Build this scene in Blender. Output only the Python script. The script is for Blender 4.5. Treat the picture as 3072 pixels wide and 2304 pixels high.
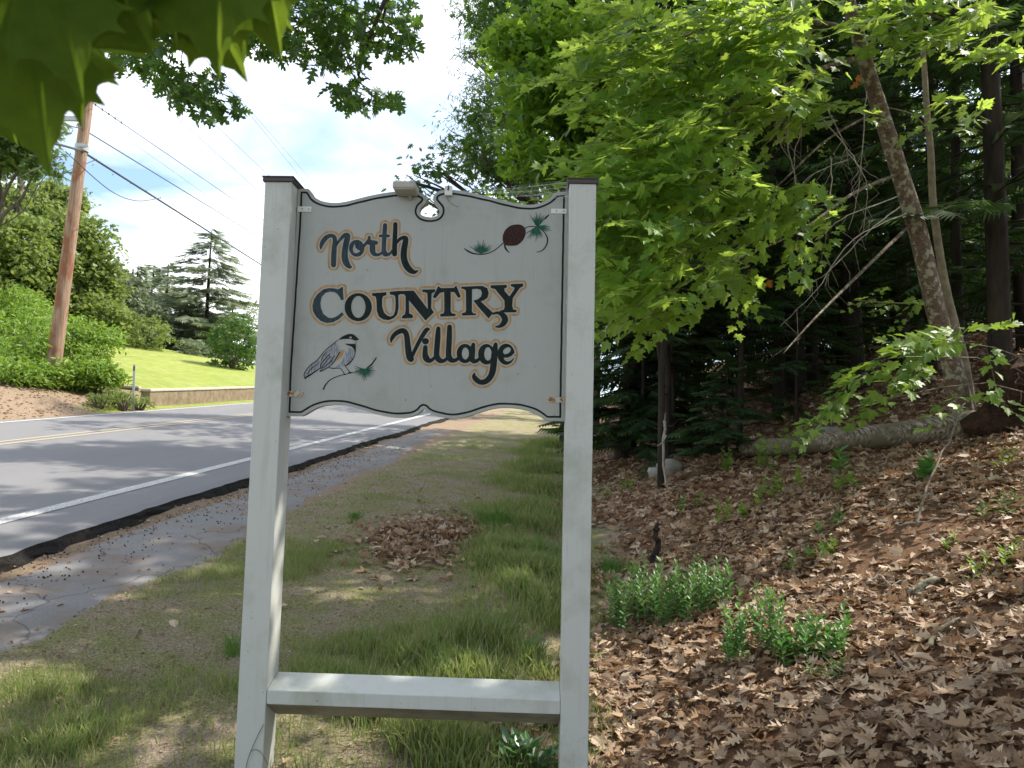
import bpy, math, random
import numpy as np
for o in list(bpy.data.objects): bpy.data.objects.remove(o)
S = bpy.context.scene
COL = S.collection
rng = np.random.default_rng(7)
R = math.radians
EYE = 1.6
F = 2308.0
PITCH, ROLL = R(5.0), R(1.35)

# ---------------------------------------------------------------- camera
cd = bpy.data.cameras.new('camera'); cam = bpy.data.objects.new('camera', cd); COL.objects.link(cam)
cd.sensor_width = 36.0; cd.lens = 36.0*F/3072; cd.clip_start = 0.02; cd.clip_end = 2000
cd.dof.use_dof = True; cd.dof.focus_distance = 3.8; cd.dof.aperture_fstop = 11
from mathutils import Matrix, Vector
fw = Vector((0, math.cos(PITCH), math.sin(PITCH))); up0 = Vector((0, -math.sin(PITCH), math.cos(PITCH))); rt0 = Vector((1, 0, 0))
# image right axis / image up axis
cr, sr = math.cos(ROLL), math.sin(ROLL)
rt = rt0*cr + up0*sr
up = -rt0*sr + up0*cr
M = Matrix((( rt.x, up.x, -fw.x, 0), (rt.y, up.y, -fw.y, 0), (rt.z, up.z, -fw.z, EYE), (0, 0, 0, 1)))
cam.matrix_world = M
S.camera = cam

# ---------------------------------------------------------------- sky, sun, exposure
SUN_DIR = Vector((0.80, 0.30, 1.08)).normalized()
el = math.asin(SUN_DIR.z); az = math.atan2(SUN_DIR.x, SUN_DIR.y)
w = bpy.data.worlds.new("World"); S.world = w; w.use_nodes = True
nt = w.node_tree; nt.nodes.clear(); N = nt.nodes.new; L = nt.links.new
out = N('ShaderNodeOutputWorld'); bg = N('ShaderNodeBackground'); bg.inputs[1].default_value = 0.15
sky = N('ShaderNodeTexSky'); sky.sky_type = 'NISHITA'; sky.sun_disc = False
sky.sun_elevation = el; sky.sun_rotation = az; sky.dust_density = 1.5; sky.air_density = 1.0
tc = N('ShaderNodeTexCoord'); mp = N('ShaderNodeMapping'); mp.inputs['Scale'].default_value = (1.0, 1.0, 3.2)
mp.inputs['Rotation'].default_value = (0, R(12), R(25)); mp.inputs['Location'].default_value = (0.35, 0.2, 0.05)
nz = N('ShaderNodeTexNoise'); nz.inputs['Scale'].default_value = 1.9; nz.inputs['Detail'].default_value = 7; nz.inputs['Roughness'].default_value = 0.52
nz.inputs['Distortion'].default_value = 0.4
rp = N('ShaderNodeValToRGB'); rp.color_ramp.elements[0].position = 0.41; rp.color_ramp.elements[1].position = 0.59
mx = N('ShaderNodeMixRGB'); mx.inputs[2].default_value = (8.8, 9.0, 9.3, 1)
sb = N('ShaderNodeMixRGB'); sb.blend_type = 'MULTIPLY'; sb.inputs[0].default_value = 1; sb.inputs[2].default_value = (1.35, 1.4, 1.5, 1)
L(tc.outputs['Generated'], mp.inputs[0]); L(mp.outputs[0], nz.inputs[0]); L(nz.outputs[0], rp.inputs[0]); L(rp.outputs[0], mx.inputs[0])
L(sky.outputs[0], sb.inputs[1]); L(sb.outputs[0], mx.inputs[1]); L(mx.outputs[0], bg.inputs[0]); L(bg.outputs[0], out.inputs[0])
sl = bpy.data.lights.new('sun', 'SUN'); sun = bpy.data.objects.new('sun', sl); COL.objects.link(sun)
sl.energy = 5.0; sl.angle = R(0.53); sl.color = (1.0, 0.94, 0.84)
sun.rotation_euler = (-SUN_DIR).to_track_quat('-Z', 'Y').to_euler(); sun.location = (20, 10, 30)
S.view_settings.view_transform = 'Standard'; S.view_settings.look = 'None'; S.view_settings.gamma = 1; S.view_settings.exposure = 0.55
S.cycles.max_bounces = 8; S.cycles.transmission_bounces = 4; S.cycles.diffuse_bounces = 5

# ---------------------------------------------------------------- geometry of the place
def ray(px, py):
    a = (px-1536)/F; b = -(py-1152)/F
    A = a*cr - b*sr; B = a*sr + b*cr
    return np.array([A, math.cos(PITCH)-B*math.sin(PITCH), math.sin(PITCH)+B*math.cos(PITCH)])
def at(px, py, y):                     # a point of the place, y metres ahead, seen in direction (px, py)
    q = ray(px, py); return q*(y/q[1]) + np.array([0, 0, EYE])
HD = R(4.5)
E1 = np.array([math.sin(HD), math.cos(HD)]); NL = np.array([-math.cos(HD), math.sin(HD)])
def st(x, y): return x*E1[0]+y*E1[1], x*NL[0]+y*NL[1]
def xy(s, t): return s*E1[0]+t*NL[0], s*E1[1]+t*NL[1]
def sm(a, b, v):
    u = np.clip((v-a)/(b-a), 0, 1); return u*u*(3-2*u)
def wob(x, y):
    return (np.sin(x*1.7+y*0.9)+np.sin(y*2.3-x*1.1+2)+np.sin(x*4.1+1.3*y)*.5+np.sin(5.2*y+.7*x+1)*.4)*.25
def base(x, y):
    ye = np.where(y > 42, 42+6*(1-np.exp(-np.maximum(y-42, 0)/6)), np.maximum(y, -25))
    return -0.04*np.clip(x, -60, 60) + 0.10*ye
def G(x, y):
    x = np.asarray(x, float); y = np.asarray(y, float)
    s, t = st(x, y)
    z = base(x, y)
    right = 1-sm(4.28, 4.40, t)
    z = z - 0.09*right
    d = np.maximum(0, -0.25-t)
    dd = np.minimum(d, 7)
    bank = 0.42*(np.sqrt(dd*dd+.09)-.3) + 0.105*sm(0, .8, d) + np.maximum(d-7, 0)*0.10
    bank = np.where(d > 40, bank*0+0.42*6.7+.105+3.3, bank)
    z = z + bank + right*wob(x*1.3, y*1.3)*.035 + sm(0, 1.5, d)*wob(x*.8+3, y*.8)*.10*right
    z = z + right*np.sin(x*9+y*3)*np.sin(y*8-x*2)*.008
    z = z - 0.13*np.exp(-((s-2.7)/1.5)**2)*sm(-.8, .1, t)*(1-sm(2.2, 3.0, t))
    # road bed
    rb = sm(4.38, 4.5, t)*(1-sm(11.3, 11.5, t)); z = z - 0.06*rb
    # left side
    l = np.maximum(0, t-11.6)
    dirt = 0.30*np.minimum(l, 4.5) + 0.16*np.clip(l-4.5, 0, 20) + wob(x, y)*.05*sm(0, 1, l)
    lawn = np.where(t > 12.22, 0.46+0.118*(np.minimum(t, 40)-12.2), 0.05*l)
    k = sm(20.6, 21.2, s) ; k = np.where(t > 13.5, sm(19.5, 24.0, s), k)
    z = z + np.where(l > 0, dirt*(1-k)+lawn*k, 0)
    return z
def gz(x, y): return float(G(x, y))

# ---------------------------------------------------------------- object helpers
def setp(o, label=None, cat=None, group=None, kind=None):
    if label: o['label'] = label
    if cat: o['category'] = cat
    if group: o['group'] = group
    if kind: o['kind'] = kind
    return o
def empty(name, loc, label=None, cat=None, group=None):
    o = bpy.data.objects.new(name, None); COL.objects.link(o); o.location = loc; o.empty_display_size = .1
    return setp(o, label, cat, group)
def link(name, me, mat=None, parent=None):
    o = bpy.data.objects.new(name, me); COL.objects.link(o)
    if mat is not None and not me.materials:
        for m_ in (mat if isinstance(mat, (list, tuple)) else [mat]): me.materials.append(m_)
    if parent is not None:
        o.parent = parent
        o.matrix_parent_inverse = Matrix.Translation(parent.location).inverted()
    return o
def rawmesh(name, verts, loops, starts, smooth=False, mi=None):
    me = bpy.data.meshes.new(name)
    verts = np.asarray(verts, np.float32)
    me.vertices.add(len(verts)); me.vertices.foreach_set('co', verts.ravel())
    me.loops.add(len(loops)); me.loops.foreach_set('vertex_index', np.asarray(loops, np.int32))
    me.polygons.add(len(starts)); me.polygons.foreach_set('loop_start', np.asarray(starts, np.int32))
    if mi is not None: me.polygons.foreach_set('material_index', np.asarray(mi, np.int32))
    me.polygons.foreach_set('use_smooth', np.full(len(starts), smooth))
    me.update(calc_edges=True)
    return me
def facemesh(name, verts, faces, smooth=False, mi=None):
    lens = np.array([len(f) for f in faces]); starts = np.concatenate([[0], np.cumsum(lens)[:-1]]) if len(faces) else np.array([], int)
    loops = np.concatenate([np.asarray(f) for f in faces]) if len(faces) else []
    return rawmesh(name, verts, loops, starts, smooth, mi)
def instmesh(name, T, P, Rm, sc, smooth=False):
    """one mesh of many copies of template T=(verts, faces)"""
    tv = np.asarray(T[0], float); n = len(P); k = len(tv)
    sc = np.asarray(sc, float)
    if sc.ndim == 1: sc = sc[:, None]
    V = np.einsum('nij,nkj->nki', Rm, tv[None]*sc[:, None, :]) + np.asarray(P)[:, None, :]
    lens = np.array([len(f) for f in T[1]]); fl = np.concatenate([np.asarray(f) for f in T[1]])
    loops = (fl[None]+(np.arange(n)*k)[:, None]).ravel()
    st0 = np.concatenate([[0], np.cumsum(lens)[:-1]])
    starts = (st0[None]+(np.arange(n)*len(fl))[:, None]).ravel()
    return rawmesh(name, V.reshape(-1, 3), loops, starts, smooth)
def frames(yax, nrm):
    """matrices with columns x, y, z: y along yax, z near nrm"""
    y = yax/np.linalg.norm(yax, axis=1, keepdims=True)
    x = np.cross(y, nrm); x /= np.linalg.norm(x, axis=1, keepdims=True)+1e-9
    z = np.cross(x, y)
    return np.stack([x, y, z], axis=2)
def rnd_dirs(n):
    v = rng.normal(size=(n, 3)); return v/np.linalg.norm(v, axis=1, keepdims=True)
class MB:
    def __init__(s): s.v = []; s.f = []; s.m = []
    def add(s, V, Fc, mi=0):
        o = len(s.v); s.v += [tuple(p) for p in V]; s.f += [[i+o for i in f] for f in Fc]; s.m += [mi]*len(Fc)
    def box(s, c, sx, sy, sz, X=(1, 0, 0), Y=(0, 1, 0), Z=(0, 0, 1), mi=0, bev=0):
        c = np.array(c, float); X = np.array(X)*sx/2; Y = np.array(Y)*sy/2; Z = np.array(Z)*sz/2
        V = [c+a*X+b*Y+d*Z for d in (-1, 1) for b in (-1, 1) for a in (-1, 1)]
        s.add(V, [[0, 2, 3, 1], [4, 5, 7, 6], [0, 1, 5, 4], [2, 6, 7, 3], [0, 4, 6, 2], [1, 3, 7, 5]], mi)
    def tube(s, pts, rad, n=8, cap=True, mi=0):
        P = np.asarray(pts, float); r = np.broadcast_to(np.asarray(rad, float), (len(P),))
        T = np.gradient(P, axis=0); T /= np.linalg.norm(T, axis=1, keepdims=True)+1e-9
        ref = np.array([0, 0, 1.]) if abs(T[0, 2]) < .9 else np.array([1., 0, 0])
        V = []; prev = None
        for i in range(len(P)):
            a = np.cross(T[i], ref) if prev is None else prev-T[i]*(prev@T[i])
            a /= np.linalg.norm(a)+1e-9; prev = a; b = np.cross(T[i], a)
            for k in range(n):
                q = 2*math.pi*k/n; V.append(P[i]+r[i]*(math.cos(q)*a+math.sin(q)*b))
        Fc = [[i*n+k, i*n+(k+1) % n, (i+1)*n+(k+1) % n, (i+1)*n+k] for i in range(len(P)-1) for k in range(n)]
        if cap: Fc += [list(range(n))[::-1], [(len(P)-1)*n+k for k in range(n)]]
        s.add(V, Fc, mi)
    def build(s, name, mat, parent=None, smooth=False, bevel=0):
        me = facemesh(name, s.v, s.f, smooth, s.m)
        o = link(name, me, mat, parent)
        if bevel:
            b = o.modifiers.new('bevel', 'BEVEL'); b.width = bevel; b.segments = 2; b.limit_method = 'ANGLE'
        return o
def smooth_pts(pts, n=6):
    P = np.asarray(pts, float); out = []
    for i in range(len(P)-1):
        p0 = P[max(i-1, 0)]; p1 = P[i]; p2 = P[i+1]; p3 = P[min(i+2, len(P)-1)]
        for k in range(n):
            u = k/n; out.append(.5*((2*p1)+(-p0+p2)*u+(2*p0-5*p1+4*p2-p3)*u*u+(-p0+3*p1-3*p2+p3)*u**3))
    out.append(P[-1]); return np.array(out)

# ---------------------------------------------------------------- materials
def mat(name):
    m = bpy.data.materials.new(name); m.use_nodes = True; t = m.node_tree
    return m, t, t.nodes['Principled BSDF'], t.nodes.new, t.links.new
def noise(t, scale, detail=4, rough=.55, coord='Object', stretch=None, dist=0):
    c = t.nodes.new('ShaderNodeTexCoord') if coord != 'Pos' else t.nodes.new('ShaderNodeNewGeometry')
    src = c.outputs[coord] if coord != 'Pos' else c.outputs['Position']
    n = t.nodes.new('ShaderNodeTexNoise'); n.inputs['Scale'].default_value = scale; n.inputs['Detail'].default_value = detail
    n.inputs['Roughness'].default_value = rough; n.inputs['Distortion'].default_value = dist
    if stretch:
        mpn = t.nodes.new('ShaderNodeMapping'); mpn.inputs['Scale'].default_value = stretch
        t.links.new(src, mpn.inputs[0]); src = mpn.outputs[0]
    t.links.new(src, n.inputs[0]); return n.outputs[0]
def ramp(t, fac, stops):
    r = t.nodes.new('ShaderNodeValToRGB'); e = r.color_ramp.elements
    while len(e) < len(stops): e.new(.5)
    for i, (p, c) in enumerate(stops): e[i].position = p; e[i].color = (*c, 1) if len(c) == 3 else c
    t.links.new(fac, r.inputs[0]); return r.outputs[0]
def mixc(t, fac, a, b, mode='MIX'):
    m_ = t.nodes.new('ShaderNodeMixRGB'); m_.blend_type = mode
    for i, v in enumerate((fac, a, b)):
        if hasattr(v, 'links') or hasattr(v, 'is_linked'): t.links.new(v, m_.inputs[i])
        else: m_.inputs[i].default_value = v if i == 0 else (*v, 1)
    return m_.outputs[0]
def bump(t, b, h, strength=.3, dist=.01):
    n = t.nodes.new('ShaderNodeBump'); n.inputs['Strength'].default_value = strength; n.inputs['Distance'].default_value = dist
    t.links.new(h, n.inputs['Height']); t.links.new(n.outputs[0], b.inputs['Normal'])
def islrand(t):
    g = t.nodes.new('ShaderNodeNewGeometry'); oi = t.nodes.new('ShaderNodeObjectInfo')
    a = t.nodes.new('ShaderNodeMath'); a.operation = 'ADD'; t.links.new(g.outputs['Random Per Island'], a.inputs[0]); t.links.new(oi.outputs['Random'], a.inputs[1])
    f = t.nodes.new('ShaderNodeMath'); f.operation = 'FRACT'; t.links.new(a.outputs[0], f.inputs[0]); return f.outputs[0]
def leafmat(name, cols, trans, tcol, rough=.45, spec=.35):
    m, t, b, n, l = mat(name)
    c = ramp(t, islrand(t), [(i/(max(len(cols)-1, 1)), k) for i, k in enumerate(cols)])
    l(c, b.inputs['Base Color']); b.inputs['Roughness'].default_value = rough; b.inputs['Specular IOR Level'].default_value = spec
    tr = n('ShaderNodeBsdfTranslucent'); tcn = mixc(t, .65, c, tcol); l(tcn, tr.inputs[0])
    ms = n('ShaderNodeMixShader'); ms.inputs[0].default_value = trans
    l(b.outputs[0], ms.inputs[1]); l(tr.outputs[0], ms.inputs[2]); l(ms.outputs[0], t.nodes['Material Output'].inputs[0])
    return m
def simple(name, col, rough=.6, metal=0, spec=.5):
    m, t, b, n, l = mat(name); b.inputs['Base Color'].default_value = (*col, 1); b.inputs['Roughness'].default_value = rough
    b.inputs['Metallic'].default_value = metal; b.inputs['Specular IOR Level'].default_value = spec; return m
def noisy(name, stops, scale, rough=.8, bs=.3, bd=.01, stretch=None, detail=5, coord='Object'):
    m, t, b, n, l = mat(name)
    f = noise(t, scale, detail, .6, coord, stretch); l(ramp(t, f, stops), b.inputs['Base Color']); b.inputs['Roughness'].default_value = rough
    f2 = noise(t, scale*2.5, detail, .7, coord, stretch); bump(t, b, f2, bs, bd); b.inputs['Specular IOR Level'].default_value = .25
    return m
maple_leaf_m = leafmat('maple_leaf', [(.07, .17, .03), (.11, .25, .035), (.18, .34, .05), (.06, .15, .035)], .6, (.60, .76, .10))
maple2_m = leafmat('maple_leaf_far', [(.05, .13, .018), (.08, .20, .025), (.12, .25, .03)], .55, (.38, .56, .045))
oak_m = leafmat('oak_leaf', [(.03, .075, .016), (.045, .105, .02), (.06, .14, .022)], .33, (.20, .36, .03))
front_m = leafmat('near_leaf', [(.05, .10, .014), (.07, .13, .018)], .62, (.30, .42, .03), .7, .05)
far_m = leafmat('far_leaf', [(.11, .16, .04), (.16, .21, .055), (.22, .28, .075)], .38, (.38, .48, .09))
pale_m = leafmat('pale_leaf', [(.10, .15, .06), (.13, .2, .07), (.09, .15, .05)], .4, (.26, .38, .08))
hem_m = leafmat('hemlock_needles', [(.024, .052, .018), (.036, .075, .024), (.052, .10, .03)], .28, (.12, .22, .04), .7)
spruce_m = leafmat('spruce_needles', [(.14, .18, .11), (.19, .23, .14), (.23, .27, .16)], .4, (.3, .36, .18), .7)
shrub_m = leafmat('shrub_leaf', [(.10, .19, .03), (.17, .29, .04), (.27, .38, .07)], .4, (.3, .45, .04))
under_m = leafmat('seedling_leaf', [(.07, .18, .035), (.11, .25, .05), (.09, .21, .06)], .3, (.2, .42, .05))
hosta_m = leafmat('broad_leaf', [(.06, .15, .05), (.09, .19, .07)], .25, (.2, .4, .08), .35, .6)
grass_m = leafmat('grass_blade', [(.09, .15, .035), (.14, .21, .05), (.24, .25, .09), (.38, .34, .19), (.11, .18, .05), (.30, .25, .15)], .35, (.40, .55, .09), .6)
dead_m = leafmat('dead_leaf', [(.17, .095, .05), (.34, .22, .13), (.50, .37, .25), (.24, .135, .07), (.60, .46, .32), (.09, .052, .03), (.38, .25, .145), (.27, .17, .10)], .18, (.4, .2, .08), .55, .4)
rust_leaf_m = leafmat('rusty_leaf', [(.4, .16, .04), (.3, .12, .03)], .4, (.5, .2, .04))

t = front_m.node_tree; n, l = t.nodes.new, t.links.new; tcn = n('ShaderNodeTexCoord'); sx = n('ShaderNodeSeparateXYZ'); l(tcn.outputs['Object'], sx.inputs[0])
def mth(op, a, b=None):
    q = n('ShaderNodeMath'); q.operation = op
    for i_, v_ in enumerate((a, b)):
        if v_ is None: continue
        if isinstance(v_, (int, float)): q.inputs[i_].default_value = v_
        else: l(v_, q.inputs[i_])
    return q.outputs[0]
ax_ = mth('ABSOLUTE', sx.outputs[0]); dmin = mth('MULTIPLY', ax_, 1.0)
for sl_ in (.72, 2.6):      # side veins leaving the base, then the small ribs
    d_ = mth('MULTIPLY', mth('ABSOLUTE', mth('SUBTRACT', ax_, mth('MULTIPLY', sx.outputs[1], sl_))), 1/math.sqrt(1+sl_*sl_)); dmin = mth('MINIMUM', dmin, d_)
rib = mth('ABSOLUTE', mth('SUBTRACT', mth('FRACT', mth('MULTIPLY', mth('SUBTRACT', sx.outputs[1], mth('MULTIPLY', ax_, .8)), 9.)), .5)); vein = ramp(t, dmin, [(.002, (.6, .6, .6)), (.008, (0, 0, 0))]); ribm = ramp(t, rib, [(.0, (.35, .35, .35)), (.05, (0, 0, 0))])
vm = mixc(t, 1.0, vein, ribm, 'LIGHTEN'); mott = ramp(t, noise(t, 4, 5, .6), [(.35, (0, 0, 0)), (.7, (.5, .5, .5))])
for nd in t.nodes:
    if nd.type in ('BSDF_PRINCIPLED', 'BSDF_TRANSLUCENT'):
        src_ = nd.inputs[0].links[0].from_socket; l(mixc(t, vm, mixc(t, mott, src_, (.03, .07, .008)), (.085, .16, .02)), nd.inputs[0])
bark_lichen_m, t, b, n, l = mat('lichen_bark')
f1 = noise(t, 15, 6, .65); f2 = noise(t, 40, 5, .6)
c = ramp(t, f2, [(.3, (.06, .04, .028)), (.6, (.15, .10, .065))])
c = mixc(t, ramp(t, f1, [(.50, (0, 0, 0)), (.58, (1, 1, 1))]), c, (.30, .29, .20)); l(c, b.inputs['Base Color']); b.inputs['Roughness'].default_value = .9; bump(t, b, f2, .6, .01)
bark_dark_m = noisy('dark_bark', [(.3, (.014, .011, .008)), (.7, (.055, .043, .032))], 8, .95, .7, .02, (1, 1, .25))
bark_tan_m = noisy('tan_bark', [(.3, (.14, .11, .07)), (.7, (.27, .23, .15))], 14, .9, .4, .008)
bark_oak_m = noisy('oak_bark', [(.3, (.05, .04, .032)), (.7, (.14, .115, .09))], 9, .95, .7, .02, (1, 1, .3))
twig_m = noisy('twig_wood', [(.3, (.10, .08, .06)), (.7, (.26, .22, .17))], 30, .9, .3, .003)
paleTwig_m = noisy('bleached_twig', [(.3, (.22, .19, .15)), (.7, (.42, .38, .31))], 30, .9, .3, .003)

m, t, b, n, l = mat('birch_bark'); birch_m = m
f1 = noise(t, 8, 5, .6, 'Generated', (16, 1.2, 1.2), .3); f2 = noise(t, 40, 4, .6, 'Generated', (9, 1, 1)); f3 = noise(t, 3, 3)
c = ramp(t, f1, [(.38, (.05, .036, .025)), (.52, (.20, .16, .11)), (.64, (.38, .33, .26))])
c = mixc(t, ramp(t, f3, [(.42, (0, 0, 0)), (.62, (1, 1, 1))]), c, (.12, .10, .06)); l(c, b.inputs['Base Color']); b.inputs['Roughness'].default_value = .85; bump(t, b, f2, .5, .01)

# white paint of the sign: weathered
def paint(name, col, dirt, sc=5, amt=(.55, .85), rough=.42):
    m, t, b, n, l = mat(name)
    f1 = noise(t, sc, 6, .65); f2 = noise(t, 60, 3, .6); f3 = noise(t, 3.5, 4, .6, 'Object', (6, 6, .5))
    c = mixc(t, ramp(t, f1, [(amt[0], (0, 0, 0)), (amt[1], (.8, .8, .8))]), col, dirt)
    c = mixc(t, ramp(t, f3, [(.56, (0, 0, 0)), (.8, (.4, .4, .4))]), c, dirt)
    sp = ramp(t, noise(t, 45, 2, .5), [(.75, (0, 0, 0)), (.78, (.6, .6, .6))]); gr = ramp(t, noise(t, 22, 5, .7, 'Object', (4, 4, .12)), [(.60, (0, 0, 0)), (.68, (.35, .35, .35))]); c = mixc(t, gr, c, dirt)
    c = mixc(t, sp, c, (.12, .11, .08)); l(c, b.inputs['Base Color']); b.inputs['Roughness'].default_value = rough
    bump(t, b, f2, .12, .002); return m
panel_m = paint('panel_paint', (.355, .367, .34), (.25, .262, .215), 5, (.5, .8))
post_m = paint('post_paint', (.52, .53, .49), (.32, .33, .26), 4, (.5, .75))
underside_m = paint('shaded_underside', (.33, .30, .24), (.14, .12, .08), 6, (.4, .7), .8)  # underside shade and brown ground bounce put into the paint colour
cap_m = simple('cap_brown', (.055, .04, .038), .45)
lamp_m = paint('lamp_paint', (.42, .39, .33), (.22, .2, .16), 9, (.5, .8))
brk_m = paint('bracket_paint', (.68, .70, .66), (.45, .45, .38), 12)
m, t, b, n, l = mat('rusty_bracket'); rust_m = m
l(ramp(t, noise(t, 60, 4), [(.50, (.5, .48, .42)), (.57, (.36, .20, .07)), (.68, (.18, .06, .025))]), b.inputs['Base Color']); b.inputs['Roughness'].default_value = .85
def inkm(name, a, c_, sc=30, rough=.6):
    m, t, b, n, l = mat(name); b.inputs['Specular IOR Level'].default_value = .15; l(ramp(t, noise(t, sc, 4, .6, 'Object', (3, 1, .6)), [(.35, a), (.7, c_)]), b.inputs['Base Color']); b.inputs['Roughness'].default_value = rough; return m
black_m = inkm('black_paint', (.008, .011, .010), (.018, .022, .021))
letter_m = inkm('letter_paint_black', (.007, .012, .011), (.016, .024, .022))
letter_w_m = inkm('letter_paint_faded', (.02, .034, .042), (.05, .07, .08))
tan_m = inkm('tan_paint', (.33, .19, .07), (.50, .31, .15), 22, .55)
grey_m = inkm('grey_paint', (.14, .15, .17), (.42, .44, .47), 60, .6)
green_m = inkm('green_paint', (.008, .05, .03), (.03, .13, .085), 50)
brown_m = inkm('brown_paint', (.025, .012, .010), (.07, .025, .018), 60)

# ground
ground_m, t, b, n, l = mat('ground')
at_ = n('ShaderNodeVertexColor'); at_.layer_name = 'zone'; sep = n('ShaderNodeSeparateColor'); l(at_.outputs[0], sep.inputs[0])
nf = noise(t, 70, 9, .8, 'Pos'); nm = noise(t, 3.0, 5, .6, 'Pos'); nl = noise(t, .45, 4, .55, 'Pos')
dirt = ramp(t, nf, [(.32, (.07, .052, .035)), (.5, (.30, .235, .165)), (.66, (.55, .46, .35))])
moss = ramp(t, nf, [(.34, (.06, .07, .02)), (.5, (.22, .23, .08)), (.66, (.42, .38, .18))])
verge = mixc(t, ramp(t, nm, [(.40, (0, 0, 0)), (.58, (.85, .85, .85))]), dirt, moss)
soil = ramp(t, nf, [(.25, (.09, .05, .03)), (.5, (.21, .12, .07)), (.75, (.36, .22, .14))])
lawn = ramp(t, noise(t, 14, 8, .75, 'Pos'), [(.3, (.19, .25, .035)), (.7, (.32, .38, .07))])
lawn = mixc(t, ramp(t, nl, [(.35, (0, 0, 0)), (.65, (.7, .7, .7))]), lawn, (.36, .36, .12)); lawn = mixc(t, ramp(t, nm, [(.38, (0, 0, 0)), (.66, (.6, .6, .6))]), lawn, (.16, .20, .05))
def addn(v, amt):
    a = n('ShaderNodeMath'); a.operation = 'MULTIPLY_ADD'; l(nm, a.inputs[0]); a.inputs[1].default_value = amt; l(v, a.inputs[2])
    s_ = n('ShaderNodeMath'); s_.operation = 'SUBTRACT'; l(a.outputs[0], s_.inputs[0]); s_.inputs[1].default_value = amt*.5; return ramp(t, s_.outputs[0], [(.4, (0, 0, 0)), (.6, (1, 1, 1))])
c = mixc(t, addn(sep.outputs['Green'], .5), verge, soil)
c = mixc(t, addn(sep.outputs['Blue'], .5), c, mixc(t, .5, dirt, (.27, .185, .115)))
c = mixc(t, addn(sep.outputs['Red'], .4), c, lawn)
l(c, b.inputs['Base Color']); b.inputs['Roughness'].default_value = .95; b.inputs['Specular IOR Level'].default_value = .15
bump(t, b, nf, .8, .03)
asph_m, t, b, n, l = mat('asphalt')
f1 = noise(t, 260, 3, .7, 'Pos'); f2 = noise(t, .8, 5, .6, 'Pos', (1, .25, 1)); f3 = noise(t, 14, 5, .6, 'Pos')
c = ramp(t, f1, [(.3, (.10, .098, .10)), (.7, (.235, .232, .232))]); c = mixc(t, ramp(t, f2, [(.4, (0, 0, 0)), (.7, (.5, .5, .5))]), c, (.22, .215, .212))
l(c, b.inputs['Base Color']); b.inputs['Roughness'].default_value = .82; bump(t, b, f1, .5, .004); b.inputs['Specular IOR Level'].default_value = .3
lip_m = noisy('asphalt_broken_edge', [(.3, (.010, .009, .008)), (.7, (.05, .045, .04))], 40, .95, 1.0, .03, coord='Object')
path_m, t, b, n, l = mat('old_path')
f1 = noise(t, 120, 6, .75, 'Pos'); f2 = noise(t, 2.2, 6, .65, 'Pos'); v = n('ShaderNodeTexVoronoi'); v.feature = 'DISTANCE_TO_EDGE'; v.inputs['Scale'].default_value = .55
g_ = n('ShaderNodeNewGeometry'); dn = n('ShaderNodeMixRGB'); dn.blend_type = 'ADD'; dn.inputs[0].default_value = .35; l(g_.outputs['Position'], dn.inputs[1])
nz2 = n('ShaderNodeTexNoise'); nz2.inputs['Scale'].default_value = 3; nz2.inputs['Detail'].default_value = 6; l(g_.outputs['Position'], nz2.inputs[0]); l(nz2.outputs['Color'], dn.inputs[2]); l(dn.outputs[0], v.inputs['Vector'])
c = ramp(t, f1, [(.25, (.12, .115, .11)), (.75, (.29, .28, .27))]); c = mixc(t, ramp(t, f2, [(.46, (0, 0, 0)), (.60, (.8, .8, .8))]), c, (.19, .145, .11))
c = mixc(t, ramp(t, v.outputs['Distance'], [(.0, (.8, .8, .8)), (.006, (0, 0, 0))]), c, (.05, .045, .04)); l(c, b.inputs['Base Color']); b.inputs['Roughness'].default_value = .95
bump(t, b, f1, .6, .01)
def linem(name, col):
    m, t, b, n, l = mat(name); f = noise(t, 60, 6, .75, 'Pos')
    l(mixc(t, ramp(t, f, [(.43, (1, 1, 1)), (.53, (.12, .12, .12))]), col, (.22, .22, .22)), b.inputs['Base Color']); b.inputs['Roughness'].default_value = .8; return m
white_line_m = linem('white_line_paint', (.62, .61, .57)); yellow_line_m = linem('yellow_line_paint', (.46, .37, .20))
conc_m = noisy('wall_concrete', [(.3, (.16, .12, .075)), (.6, (.27, .21, .14)), (.8, (.36, .3, .2))], 5, .95, .5, .03)
sunlit_top_m = noisy('sunlit_top_concrete', [(.3, (.4, .36, .28)), (.7, (.55, .5, .4))], 8, .95, .4, .01)  # lighter than the wall face: sunlight on the top put into the colour
pole_m, t, b, n, l = mat('pole_wood')
f1 = noise(t, 5, 5, .6, 'Object', (6, 6, .35)); f2 = noise(t, 1.5, 3, .6, 'Object', (2, 2, .8))
c = ramp(t, f1, [(.3, (.16, .09, .055)), (.5, (.30, .19, .12)), (.7, (.40, .29, .20))]); c = mixc(t, ramp(t, f2, [(.52, (0, 0, 0)), (.62, (.8, .8, .8))]), c, (.22, .075, .03))
l(c, b.inputs['Base Color']); b.inputs['Roughness'].default_value = .9; bump(t, b, f1, .5, .01)
metal_m = simple('grey_metal', (.42, .43, .43), .5, .3); dmetal_m = simple('dark_metal', (.05, .05, .05), .5)
cable_m = simple('black_cable', (.03, .03, .03), .6); wire_m = simple('grey_wire', (.16, .16, .17), .5)
rock_m = noisy('pale_rock', [(.3, (.20, .19, .15)), (.7, (.42, .40, .34))], 7, .9, .4, .02)
char_m = noisy('charred_wood', [(.3, (.01, .01, .01)), (.7, (.06, .045, .035))], 18, .9, .7, .01)
root_m = noisy('root_soil', [(.3, (.03, .018, .012)), (.55, (.09, .05, .03)), (.8, (.20, .10, .045))], 14, .95, 1.0, .08)
web_m = simple('spider_silk', (.7, .72, .7), .4)
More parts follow.
